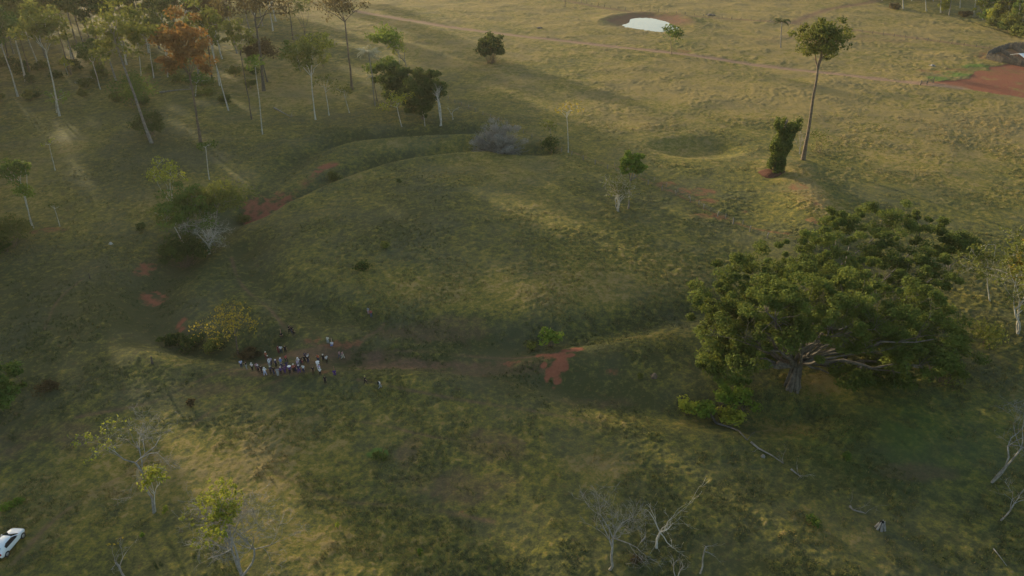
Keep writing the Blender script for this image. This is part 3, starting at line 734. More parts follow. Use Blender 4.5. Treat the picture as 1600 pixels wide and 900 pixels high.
# ---- the giant tree on the right
def giant():
    seedc[0] += 1; rd = random.Random(3); rg = np.random.default_rng(3)
    bp = G(1238, 604); root = empty('giant_tree', bp - Vector((0, 0, .05))); tag(root, 'huge spreading dark green tree with gnarled pale limbs beside the earthwork', 'tree')
    lobes = []   # crown masses: (px, py, ahead of the base, radius x, y, z) centre seen in the photo
    for px, py, dy, a, b, c in [(1180, 440, 10, 9, 9, 5.5), (1130, 470, 4, 7, 7, 5), (1250, 400, 20, 10, 9, 5), (1330, 372, 32, 9, 8, 4.5), (1380, 345, 42, 9, 8, 4.5), (1440, 365, 40, 9, 8, 4.5), (1490, 388, 37, 6, 6, 3.4),
                                (1300, 440, 16, 11, 10, 6), (1390, 420, 24, 10, 10, 5.5), (1430, 470, 14, 8, 9, 6), (1220, 490, 4, 9, 8, 5), (1160, 500, 2, 6.5, 6, 4.5), (1330, 500, 8, 10, 9, 5.5), (1150, 560, -2, 4.5, 5, 4.5),
                                (1400, 540, 6, 8, 7, 4.5), (1460, 530, 8, 7, 6, 4.5), (1265, 455, 8, 10, 9, 5), (1450, 420, 22, 7, 7, 4), (1340, 560, 5, 6, 6, 3.4), (1110, 500, 4, 5, 5, 4), (1310, 350, 38, 5.5, 6, 3.0), (1210, 540, 5, 6, 5, 3.2), (1505, 395, 34, 4, 4, 2.6), (1290, 530, -4, 8, 5, 3.6), (1360, 520, -3, 8, 5, 4), (1420, 575, -4, 6, 4.5, 3), (1440, 510, 0, 8, 6, 4.5), (1195, 500, -4, 7, 5, 4.2), (1480, 560, 2, 6, 5, 4), (1340, 470, -2, 9, 6, 5), (1260, 470, -3, 9, 6, 5), (1130, 540, -3, 5, 5, 4.5), (1400, 480, 0, 8, 6, 5), (1175, 560, -7, 5.5, 4.5, 3.4), (1120, 575, -5, 3.5, 4, 3), (1300, 500, -9, 7, 4.5, 3.6), (1235, 520, -8, 6, 4, 3), (1370, 500, -8, 7, 4.5, 3.6), (1440, 560, -7, 6, 4, 3), (1330, 590, -5, 3.2, 3, 1.6), (1390, 590, -2, 4, 3, 2), (1200, 470, -8, 6, 5, 4)]:
        y = bp.y + dy; z = height_at(y, py); lobes.append((x_at(px, y, z) - bp.x, dy, z - bp.z, a * .78, b * .8, c * .84))
    cc = []; rr = []
    for (x, y, z, a, b, c) in lobes:
        n_ = int(20 * (a * b) / 70) + 14
        for q in crown_centers(rg, (x, y, z), (a, b, c), n_, .72, -.25):
            cc.append((q[0], q[1], max(q[2], .8))); rr.append(rg.uniform(.6, 1.75))
    T = Tubes()
    # buttressed trunk and big limbs
    for k in range(7):
        a = k / 7 * math.tau + rd.uniform(-.3, .3); T.tube([(1.3 * math.cos(a), 1.3 * math.sin(a), -.4), (.7 * math.cos(a), .7 * math.sin(a), 1.2), (.2 * math.cos(a), .2 * math.sin(a), 4.0)], [.28, .36, .34], 6)
    for k in range(14):
        a = rd.uniform(0, 6.28); s = rd.uniform(.5, 1.5); T.tube([(s * math.cos(a), s * math.sin(a), -.3), (s * .6 * math.cos(a), s * .6 * math.sin(a), 4.5), (s * .3 * math.cos(a), s * .3 * math.sin(a), 6.5)], [.1, .1, .12], 4, False)
    fk = [Vector((-.8, 0, 4.2)), Vector((.9, .5, 4.8)), Vector((.2, 1, 5.2))]
    nodes = []
    for i, (x, y, z, a, b, c) in enumerate(lobes):
        f0 = fk[0] if x < -2 else fk[1] if x > 6 else fk[2]
        e = Vector((x, y, max(z - c * .5, 1.5)))
        cv = curve(f0, e, rd, 7, .05, -.04 if y > 15 else .03); r_ = rd.uniform(.20, .34)
        ra = [r_ * (1 - .72 * j / 7) for j in range(8)]; T.tube(cv, ra, 7); nodes += [(cv[j], ra[j]) for j in range(2, 8)]
    for q in cc:
        t = Vector(q); best = sorted(nodes, key=lambda s: (s[0] - t).length_squared)[:1][0]
        cv = curve(best[0], t, rd, 3, .1, .03); r_ = min(best[1] * .5, .16); ra = [r_, r_ * .7, r_ * .45, .03]; T.tube(cv, ra, 4, False)
        if len(nodes) < 420: nodes += [(cv[j], ra[j]) for j in (1, 2)]
    # exposed pale lower limbs spreading out to both sides
    for px0, py0, px1, py1, dy in [(1236, 565, 1195, 545, -5), (1262, 556, 1318, 515, -8), (1300, 572, 1372, 558, -8), (1385, 545, 1460, 540, -8), (1225, 560, 1160, 545, -6)]:
        y = bp.y + dy
        A = Vector((x_at(px0, y, height_at(y, py0)) - bp.x, dy + 2, height_at(y, py0) - bp.z)); B = Vector((x_at(px1, y, height_at(y, py1)) - bp.x, dy, height_at(y, py1) - bp.z))
        bough(T, rd, A.lerp(Vector((0, 0, 4.5)), .0), B - A, (B - A).length, .17, 3, .45, kink=.13, ratio=.5)
        T.tube(curve((0, 0, 4.2), A, rd, 5, .06), [.24, .22, .2, .18, .16, .15], 6)
    T.build('trunk', BM['figbark'], root)
    Q, Fq, fv = leaves(rg, cc, rr, 250, .20, .62, up=.5); mobj('crown', Q, Fq, LM['fig'], root, fv=fv)
giant()

# ---- tree group in the left ditch
tree('broadleaf_tree', 'pale stemmed tree with open yellow-green crown above the ditch thicket', (275, 350), (262, 272), 30, 28, 'lime', 'pale', .15, 36, 22, .26, forkpx=(268, 318), hollow=.3)
tree('broadleaf_tree', 'dark olive leafed tree of the ditch thicket', (300, 395), (292, 322), 48, 34, 'green', 'grey', .3, 60, 90, .3, hollow=.3, low=-.8)
tree('broadleaf_tree', 'darker right hand tree of the ditch thicket', (334, 384), (342, 308), 46, 22, 'olive', 'grey', .2, 46, 70, .3, hollow=.3)
tree('broadleaf_tree', 'low yellow tipped branchy tree on the left side of the ditch thicket', (290, 385), (262, 335), 22, 12, 'olive', 'pale', .14, 16, 45, .26)
dead_tree('spreading leafless pale tree with thick crooked limbs in front of the ditch thicket', (326, 396), 326, .24, 4, (.1, 0, 1), .9, 2, 'pale', .25, nb=3)
dead_tree('smaller bleached forked tree left of the spreading leafless tree', (300, 372), 335, .16, 3, (-.4, 0, 1), .6, 1, 'dead', .4)
shrub('big dark rounded shrub at the bottom of the ditch thicket', (292, 416), 42, 28, 'deep', 34, 130, .26)
shrub('pale fine leaved shrub right of the dark rounded shrub', (330, 392), 26, 16, 'olive', 14, 70, .22)
shrub('small bright green bush near the red earth of the ditch crossing', (379, 338), 12, 9, 'weed', 8, 60, .22)
shrub('lone small dark bush left of the ditch thicket', (220, 359), 10, 6, 'deep', 7, 90, .2)
tree('broadleaf_tree', 'leafy tree with thin pale stem near the left border', (48, 352), (26, 268), 24, 19, 'green', 'pale', .15, 26, 45, .34, forkpx=(38, 300))
tree('broadleaf_tree', 'small bright green tree just below the leafy tree at left', (52, 356), (35, 298), 15, 9, 'bright', 'pale', .12, 12, 40, .3)
tree('broadleaf_tree', 'thin bare stem by the red earth scar at left', (93, 353), (84, 322), 10, 8, 'weed', 'pale', .1, 5, 10, .26)
shrub('grey-green feathery thicket at the left border', (18, 384), 42, 28, 'weed', 22, 110, .26)
shrub('dark green weeds below the feathery thicket at left', (8, 394), 18, 12, 'deep', 10, 70, .24)
tree('broadleaf_tree', 'leafy dark green tree cut by the left border', (-8, 652), (-12, 600), 40, 42, 'green', 'brown', .25, 60, 90, .26, low=-.95)
tree('broadleaf_tree', 'small tree with golden yellow crown beside the crowd', (372, 553), (356, 502), 44, 22, 'yellow', 'brown', .2, 44, 16, .22, hollow=.2, low=-.7, forkpx=(368, 526))
for lab, b0, rx, ry, lf in (('dark bushes at the left end of the front ditch', (268, 534), 18, 7, 'deep'), ('dark bush in the middle of the front ditch left of the yellow tree', (300, 540), 24, 9, 'deep'), ('olive bush right under the yellow crowned tree', (338, 542), 22, 8, 'olive'), ('dry brownish tuft of grass beside the yellow tree trunk', (392, 556), 18, 6, 'brown')):
    shrub(lab, b0, rx, ry, lf, 12, 70, .22)
shrub('light green bush on the back bank near the ditch', (524, 283), 13, 9, 'weed', 10, 80, .22)
shrub('low dark tussock on the mound left of centre', (566, 418), 13, 4, 'deep', 8, 60, .2)
shrub('small dark tussock higher on the mound', (598, 386), 10, 4, 'olive', 6, 50, .18)
shrub('tiny dark plant on the upper mound', (624, 286), 5, 4, 'deep', 4, 40, .16)
shrub('broad leaved light green shrub beside the vivid red earth', (860, 540), 20, 15, 'bright', 14, 26, .36)
shrub('dark low shrub to the left of the broad leaved shrub', (828, 545), 12, 6, 'olive', 6, 40, .2)
for lab, b0, rx, ry, lf in (('pale green shrub at the left end of the ditch bottom thicket', (1072, 646), 20, 17, 'lime'), ('yellow-green shrub in the middle of the ditch bottom thicket', (1104, 652), 26, 15, 'bright'), ('tall light leaved shrub of the ditch bottom thicket', (1126, 640), 18, 26, 'bright'),  # lime and bright leaves put sunlight on this shaded thicket into the colour
                            ('dark green shrub at the right of the ditch bottom thicket', (1160, 640), 30, 19, 'bright'), ('low yellowish shrub behind the fallen trunk', (1142, 660), 26, 9, 'lime'), ('thin leafy shrub under the giant tree', (1155, 605), 14, 12, 'green')):
    shrub(lab, b0, rx, ry, lf, 14, 60, .26)
# right border
tree('broadleaf_tree', 'orange-yellow leaved tree cut by the right border', (1606, 505), (1602, 400), 16, 62, 'yellow', 'pale', .18, 60, 26, .26, low=-.95, hollow=.2)
dead_tree('straggly pale barked tree with thin olive leaves left of the yellow tree', (1590, 520), 345, .16, 4, (-.35, 0, 1), .55, 2, 'pale', .3, leaf='olive', nleaf=7, lsize=.26)
tree('broadleaf_tree', 'thin olive sapling with open crown beside the giant tree', (1548, 470), (1540, 410), 34, 34, 'olive', 'pale', .12, 26, 20, .26, hollow=.2)
shrub('loose green weeds to the right of the giant crown', (1540, 540), 40, 22, 'olive', 16, 40, .25)
shrub('loose low bush further along the same weeds', (1470, 596), 40, 20, 'olive', 16, 40, .25)
dead_tree('bleached bare tree with thick double trunk at the right border', (1552, 752), 625, .12, 4, (.12, 0, 1), .6, 2, 'dead', .42, nb=2)
dead_tree('slim curved bare sapling at the right border bottom', (1564, 812), 738, .1, 2, (.25, 0, 1), .5, 1, 'dead', .35)
# foreground
dead_tree('leafless fine branched grey tree at the bottom centre', (953, 888), 775, .15, 3, (0, 0, 1), .6, 1, 'dead', .38, nb=4)
dead_tree('broken pale dead tree with one long diagonal branch', (1026, 856), 782, .14, 3, (.05, 0, 1), .5, 1, 'pale', .35, dirs=[Vector((1.3, .2, 1.3)), Vector((0, 0, 1.2)), Vector((-.6, 0, 1)), Vector((.9, 0, -.1)), Vector((.7, -.3, -.6))], nb=2)
dead_tree('thin hooked dead tree right of the broken one', (1094, 896), 826, .09, 2, (.02, 0, 1), .5, 1, 'dead', .6, dirs=[Vector((.6, 0, .5)), Vector((.9, 0, -.2)), Vector((1.0, 0, .1))], nb=1)
dead_tree('pair of thin dry stems at the bottom border', (1056, 902), 862, .06, 1, (-.1, 0, 1), .4, 2, 'dead', .5)
dead_tree('tall many stemmed bare tree with lime green tufts at its top left', (376, 898), 775, .13, 4, (-.05, 0, 1), .62, 4, 'dead', .42, leaf='lime', nleaf=7, lsize=.16, tipf=lambda t, h: t[2] > h * .76 and -h * .32 < t[0] < h * .12, lcr=.26)
tree('broadleaf_tree', 'small thin tree with bright yellow-green leaves left of the bare tree', (242, 798), (238, 745), 22, 16, 'lime', 'pale', .09, 20, 24, .2, forkpx=(241, 770), hollow=.2)
dead_tree('half bare spreading tree with yellowish leaves on its left side', (240, 800), 622, .15, 4, (-.02, 0, 1), .85, 1, 'dead', .5, leaf='lime', nleaf=3, lsize=.15, tipf=lambda t, h: t[0] < -h * .08 and t[2] > h * .6, nb=3, lcr=.3)
dead_tree('small bare forked tree with a few orange leaves at the bottom left', (197, 905), 838, .12, 3, (-.15, 0, 1), .6, 1, 'dead', .45, leaf='yellow', nleaf=4, lsize=.18, tipf=lambda t, h: t[0] < -.8, nb=2)
shrub('tiny bright lime plant on the foreground grass', (656, 864), 5, 6, 'bright', 5, 40, .15)
shrub('small pale flowering plant on the foreground grass', (527, 824), 5, 6, 'lime', 5, 24, .13)
shrub('low yellow-green weeds in the foreground grass', (592, 716), 12, 4, 'weed', 6, 50, .15)
shrub('bright green tuft left of the foreground trees', (14, 794), 12, 6, 'bright', 7, 40, .15)
shrub('second bright green tuft, above the white car', (30, 786), 8, 5, 'bright', 5, 36, .15)
shrub('yellow sprig at the foot of the small yellow-green tree', (258, 800), 6, 6, 'lime', 5, 24, .15)
shrub('small green shoot below the small yellow-green tree', (223, 838), 4, 5, 'bright', 4, 24, .13)
shrub('reddish dry brush under the broken dead tree', (995, 878), 10, 8, 'brown', 7, 50, .16)
shrub('round olive tussock at far left beside the border tree', (78, 608), 20, 5, 'brown', 9, 70, .18)
shrub('brown dried bush above the half bare tree', (297, 634), 9, 7, 'brown', 7, 50, .18)
shrub('dark green weed clump in the shaded lower right field', (1322, 716), 9, 6, 'green', 6, 40, .18)
shrub('blue-green weed patch in the lower right field', (1272, 818), 14, 7, 'green', 8, 30, .16)
for lab, b0 in (('rough grass tussock on the front slope, left', (1000, 590)), ):
    shrub(lab, b0, 6, 4, 'weed', 4, 40, .16)

# top right woodland edge
for i, (px, py, rx_, lf, bk, lab, lx) in enumerate([
    (1412, 14, 16, 'olive', 'pale', 'lone pale trunk standing left before the far right woodland', -5), (1448, 18, 14, 'olive', 'pale', 'pale thin trunk with drooping leaves before the far right woodland', -5),
    (1470, 20, 20, 'lime', 'pale', 'vine hung yellow-green tree of the far right woodland', 3), (1483, 24, 22, 'olive', 'grey', 'grey leaning trunk of the far right woodland', 8), (1500, 12, 20, 'green', 'pale', 'slim pale trunk behind the leaning trunks, far right woodland', 6),
    (1521, 26, 22, 'olive', 'pale', 'twin leaning white trunk of the far right woodland', 10), (1536, 30, 26, 'lime', 'pale', 'leafy yellow-green tree at the corner of the far right woodland', 4), (1550, 32, 22, 'green', 'grey', 'green leafed tree behind the corner of the far right woodland', 5),
    (1562, 40, 26, 'olive', 'brown', 'olive tree with a brown trunk in the far right woodland', 9), (1574, 42, 26, 'olive', 'pale', 'olive tree with a straight pale trunk in the far right woodland', 9), (1588, 50, 26, 'green', 'pale', 'pale trunked green tree above the corral', 10), (1602, 54, 26, 'olive', 'grey', 'grey trunked tree at the right border above the corral', 12),
    (1566, 22, 30, 'green', 'pale', 'dim back row tree of the far right woodland', 9), (1584, 24, 30, 'olive', 'pale', 'pale back row tree of the far right woodland', 9), (1600, 32, 30, 'lime', 'pale', 'yellowish back row tree of the far right woodland', 9)]):
    tree('broadleaf_tree', lab, (px, py), (px + lx, py - (52 if px < 1530 else 40)), rx_ * (.8 if px < 1530 else .55), 24 if px < 1530 else 34, lf, bk, .3, 46, 70, .55, hollow=.3, forkpx=(px + lx * .7, py - 44), low=-.95)
for i, (px, py, rx_, ry_, lf, lab) in enumerate([(1552, 40, 16, 17, 'lime', 'tall yellow-green creeper mass between the corner trunks, far right woodland'), (1578, 52, 18, 18, 'olive', 'tall olive creeper mass right of the corner, far right woodland'), (1542, 34, 14, 9, 'green', 'green understorey bush at the corner of the far right woodland'), (1558, 46, 16, 9, 'weed', 'pale understorey bush above the far field'), (1574, 50, 16, 9, 'deep', 'dark understorey bush of the far right woodland'),
     (1592, 58, 18, 9, 'olive', 'olive understorey bush above the corral'), (1472, 20, 9, 13, 'lime', 'climbing yellow-green bush on the far right trunk'), (1398, 14, 9, 4, 'brown', 'rusty low bush on the far field edge'), (1508, 26, 10, 4, 'brown', 'brown low bush on the far field edge'),
     (1562, 30, 22, 16, 'weed', 'tall weedy thicket between the far right trunks'), (1590, 38, 24, 18, 'olive', 'tall olive thicket between the far right trunks')]):
    shrub(lab, (px, py), rx_, ry_, lf, 14, 80, .55)

# woods past the top border that shade the far field
def beyond():
    rd = random.Random(31); pts = []
    for _ in range(4000):
        if len(pts) > 70: break
        px = rd.uniform(1262, 1500); py = rd.uniform(-32, -9); x, y = flat(px, py)
        if y > 900 or any(math.hypot(x - a[0], y - a[1]) < 10 for a in pts): continue
        pts.append((x, y, rd.uniform(18, 25), rd.uniform(5.5, 7.5)))
    wood_mass('woodland', pts, 'green', 'pale', 'dense woodland past the top border above the far right field')
beyond()
# ================================================================ fences, gate, corral
wood = BM['dark']; post_m = BM['grey']
def fence(label, pxline, step, hp=1.4, r=.12, wires=3, mat=post_m):
    pl = smooth_line(pxline); root = empty('wire_fence', (pl[0][0], pl[0][1], 0)); tag(root, label, 'fence')
    d = [0]
    for a, b in zip(pl[:-1], pl[1:]): d.append(d[-1] + math.hypot(b[0] - a[0], b[1] - a[1]))
    n = min(int(d[-1] / step), 99); tops = []; rd = random.Random(n)
    for i in range(n + 1):
        s = d[-1] * i / n; j = max(k for k in range(len(d)) if d[k] <= s + 1e-6); j = min(j, len(pl) - 2); t = (s - d[j]) / (d[j + 1] - d[j] + 1e-9)
        x = pl[j][0] + (pl[j + 1][0] - pl[j][0]) * t; y = pl[j][1] + (pl[j + 1][1] - pl[j][1]) * t; z = ground_z(x, y)
        rel = Vector((x - pl[0][0], y - pl[0][1], z)); tops.append(rel)
        T = Tubes(); T.tube([rel + Vector((0, 0, -.4)), rel + Vector((rd.gauss(0, .06), 0, hp * .5)), rel + Vector((rd.gauss(0, .1), rd.gauss(0, .06), hp * rd.uniform(.9, 1.15)))], [r, r * .95, r * .8], 6); T.build('post', mat, root)
    W = Tubes()
    for k in range(wires): W.tube([p + Vector((0, 0, hp * (.35 + .27 * k))) for p in tops], [.012] * len(tops), 3)
    W.build('wire', wire_m, root)
wire_m = flatmat('fence_wire', (.22, .20, .18), .6, .4)
fence('wire fence running from the leafless bush down the sunlit edge towards the giant tree', [(690, 150), (780, 192), (870, 234), (960, 270), (1060, 308), (1130, 345), (1200, 376), (1260, 400)], 5.0)
fence('far wire fence crossing the pasture behind the pond to the corral', [(870, -4), (960, 15), (1100, 26), (1240, 38), (1330, 48), (1450, 64), (1545, 76)], 5.5, 1.6, .13, 3, wood)
fence('short wire fence on the earth bank near the mound', [(960, 262), (1010, 278), (1060, 300), (1110, 335), (1160, 352)], 4.5, 1.1, .07)
def gate():
    b = G(1438, 133); root = empty('farm_gate', b); tag(root, 'small dark wooden gate where the dirt road meets the farmyard', 'gate')
    for i, x in enumerate((0, 3.4, 6.6)):
        T = Tubes(); T.tube([(x, x * .5, -.4), (x + .05, x * .5, 2.0 + .3 * (i == 2))], [.2, .16], 6); T.build('post', wood, root)
    for z in (.5, .95, 1.4):
        T = Tubes(); T.tube([(0, 0, z), (3.4, 1.7, z), (6.6, 3.3, z + .05)], [.08, .08, .08], 5); T.build('rail', wood, root)
gate()
def corral():
    pl = [flat(*q) for q in [(1541, 91), (1552, 84), (1575, 76), (1620, 73), (1680, 76), (1690, 110), (1640, 108), (1600, 104), (1565, 98), (1541, 93)]]
    ox, oy = pl[0]; root = empty('corral', (ox, oy, 0)); tag(root, 'dark stockade corral of upright planks at the right border', 'corral'); rd = random.Random(4)
    P_, R_ = Tubes(), Tubes()
    big = []
    for (ax, ay), (bx, by) in zip(pl[:-1], pl[1:]):
        L = math.hypot(bx - ax, by - ay); n = max(2, int(L / .42))
        for i in range(n):
            t = i / n; x = ax + (bx - ax) * t; y = ay + (by - ay) * t; z = ground_z(x, y)
            P_.tube([(x - ox, y - oy, z - .3), (x - ox + rd.gauss(0, .06), y - oy, z + rd.uniform(2.3, 3.0))], [.19, .17], 4)
            if i % 6 == 0: big.append((x - ox, y - oy, z))
        for h in (.7, 1.6): R_.tube([(ax - ox, ay - oy, h), (bx - ox, by - oy, h)], [.09, .09], 4)
    P_.build('plank_wall', BM['dark'], root); R_.build('rails', wood, root)
    for b in big[:40]:
        T = Tubes(); T.tube([(b[0], b[1], b[2] - .3), (b[0], b[1], b[2] + 2.9)], [.24, .2], 6); T.build('post', wood, root)
    # inner pens
    ix0 = flat(1600, 90); 
    T = Tubes()
    for a, b in (((1562, 80), (1600, 104)), ((1580, 75), (1640, 108)), ((1552, 86), (1625, 92))):
        A = flat(*a); B = flat(*b); n = int(math.dist(A, B) / .7)
        for i in range(n + 1):
            x = A[0] + (B[0] - A[0]) * i / n - ox; y = A[1] + (B[1] - A[1]) * i / n - oy; T.tube([(x, y, -.3), (x, y, rd.uniform(1.6, 2.2))], [.15, .13], 4)
    T.build('inner_fence', BM['dark'], root)
corral()
def shed():
    b = G(1606, 98); root = empty('shed', b, R(12)); tag(root, 'white roofed open shed inside the corral', 'shed')
    for x in (-5, 0, 5):
        for y in (-3, 3):
            T = Tubes(); T.tube([(x, y, -.3), (x, y, 3.1)], [.14, .12], 6); T.build('post', wood, root)
    v = []; f = []
    for s in (-1, 1):
        k = len(v); v += [(-6.5, 0, 4.3), (6.5, 0, 4.3), (6.5, s * 4.2, 3.0), (-6.5, s * 4.2, 3.0), (-6.5, 0, 4.22), (6.5, 0, 4.22), (6.5, s * 4.2, 2.92), (-6.5, s * 4.2, 2.92)]
        f += [[k, k + 1, k + 2, k + 3], [k + 4, k + 5, k + 6, k + 7], [k + 2, k + 3, k + 7, k + 6], [k, k + 3, k + 7, k + 4], [k + 1, k + 2, k + 6, k + 5]]
    mobj('roof', v, f, flatmat('white_roof_sheet', (.75, .75, .74), .5, .4, .06), root)
shed()

# fallen wood, stumps, stakes, stones
def log(label, pts, r, bark='dead', name='fallen_log', br=4):
    P = [G(*q) for q in pts]; o0 = P[0].copy(); root = empty(name, o0); tag(root, label, 'log'); rd = random.Random(len(label)); T = Tubes()
    Q = [q - o0 + Vector((rd.gauss(0, .1), rd.gauss(0, .1), r * .9 + rd.uniform(0, .15))) for q in P]
    T.tube(Q, [r * (1.2 - .8 * i / (len(Q) - 1)) for i in range(len(Q))], 7); T.build('trunk', BM[bark], root)
    B = Tubes()
    for _ in range(br):
        q = rd.choice(Q[1:]); bough(B, rd, q, Vector((rd.gauss(0, 1), rd.gauss(0, 1), .5)), rd.uniform(.8, 2), r * .3, 1)
    B.build('branches', BM[bark], root)
log('long broken pale tree trunk lying on the bank below the ditch thicket', [(1100, 646), (1112, 652), (1118, 662), (1136, 668), (1155, 676), (1168, 690)], .22, 'figbark')
log('dark thin fallen trunk continuing towards the lower right', [(1172, 692), (1188, 702), (1205, 714), (1222, 726)], .14, 'grey')
log('short bleached log end at the lower end of the fallen trunk', [(1236, 737), (1246, 745)], .12)
log('grey fallen branches left of the stump in the lower right', [(1326, 792), (1336, 798), (1350, 804)], .12, 'grey', br=4)
log('dry fallen stick lying at the right bottom', [(1552, 858), (1562, 872), (1572, 885)], .07, br=0)
log('broken branch piece in front of the fine branched dead tree', [(1002, 850), (1005, 842), (1008, 838)], .08, br=2)
log('fallen charred log on the lit grass of the woodland edge', [(428, 170), (440, 176), (455, 184)], .28, 'grey')
log('pale fallen trunk lying in the left woodland', [(118, 131), (132, 128), (146, 126)], .3, 'pale')
log('long fallen trunk under the rust-orange tree', [(250, 146), (275, 142), (300, 140)], .3, 'grey')
def stump(label, base, h, r, name='tree_stump', cat='stump', bark='dead'):
    b = G(*base); rd = random.Random(int(base[0])); T = Tubes(); n = 9
    T.tube([(0, 0, -.3), (0, 0, .1), (.05, 0, h * .6), (.1, 0, h)], [r * 1.5, r * 1.2, r, r * .9], 9)
    for k in range(5):
        a = k * 1.3; T.tube([(r * 1.8 * math.cos(a), r * 1.8 * math.sin(a), -.15), (r * .8 * math.cos(a), r * .8 * math.sin(a), h * .5)], [r * .3, r * .35], 5)
    o = T.build(name, BM[bark], None); o.location = b; tag(o, label, cat); return o
root_b = G(1376, 824)
def bigstump():
    root = empty('tree_stump', root_b); tag(root, 'hollow pale tree stump with black top in the lower right field', 'stump'); rd = random.Random(2)
    T = Tubes()
    for k in range(7):
        a = k / 7 * 6.28; T.tube([(.75 * math.cos(a), .75 * math.sin(a), -.2), (.45 * math.cos(a), .45 * math.sin(a), .6), (.36 * math.cos(a), .36 * math.sin(a), rd.uniform(.9, 1.5))], [.24, .2, .08], 6)
    T.build('trunk', BM['dead'], root); T = Tubes(); T.tube([(0, .1, .2), (0, .1, 1.15), (0, .1, 1.35)], [.42, .4, .2], 8); T.build('charred_core', flatmat('charred_wood', (.02, .018, .016), .9, .1), root)
bigstump(); [o for o in bpy.data.objects if o.name == 'tree_stump'][0].scale = (.75, .75, .75)
stump('dark wooden stake standing on the grass left of the yellow crowned tree', (238, 567), 1.3, .13, 'stake', 'stake', 'dark')
stump('thin dark stake alone on the left field', (141, 436), 1.4, .08, 'stake', 'stake', 'dark')
stump('white salt block on the left field', (173, 381), .35, .3, 'salt_block', 'stone', 'pale')
stump('small orange termite mound on the front slope', (1022, 588), .5, .35, 'termite_mound', 'termite mound', 'brown')
stump('pale stone in the grass near the lower bank', (1192, 713), .25, .2, 'stone', 'stone', 'dead')
stump('pale heap beside the red patch on the far pasture', (1457, 103), .6, .8, 'feed_trough', 'trough', 'dead')
stump('low dark brush heap beyond the pond road', (1110, 24), .8, 1.6, 'brush_heap', 'brush heap', 'dark')
stump('dark brush heap left of the pond', (843, 44), .6, 1.0, 'brush_heap', 'brush heap', 'dark')

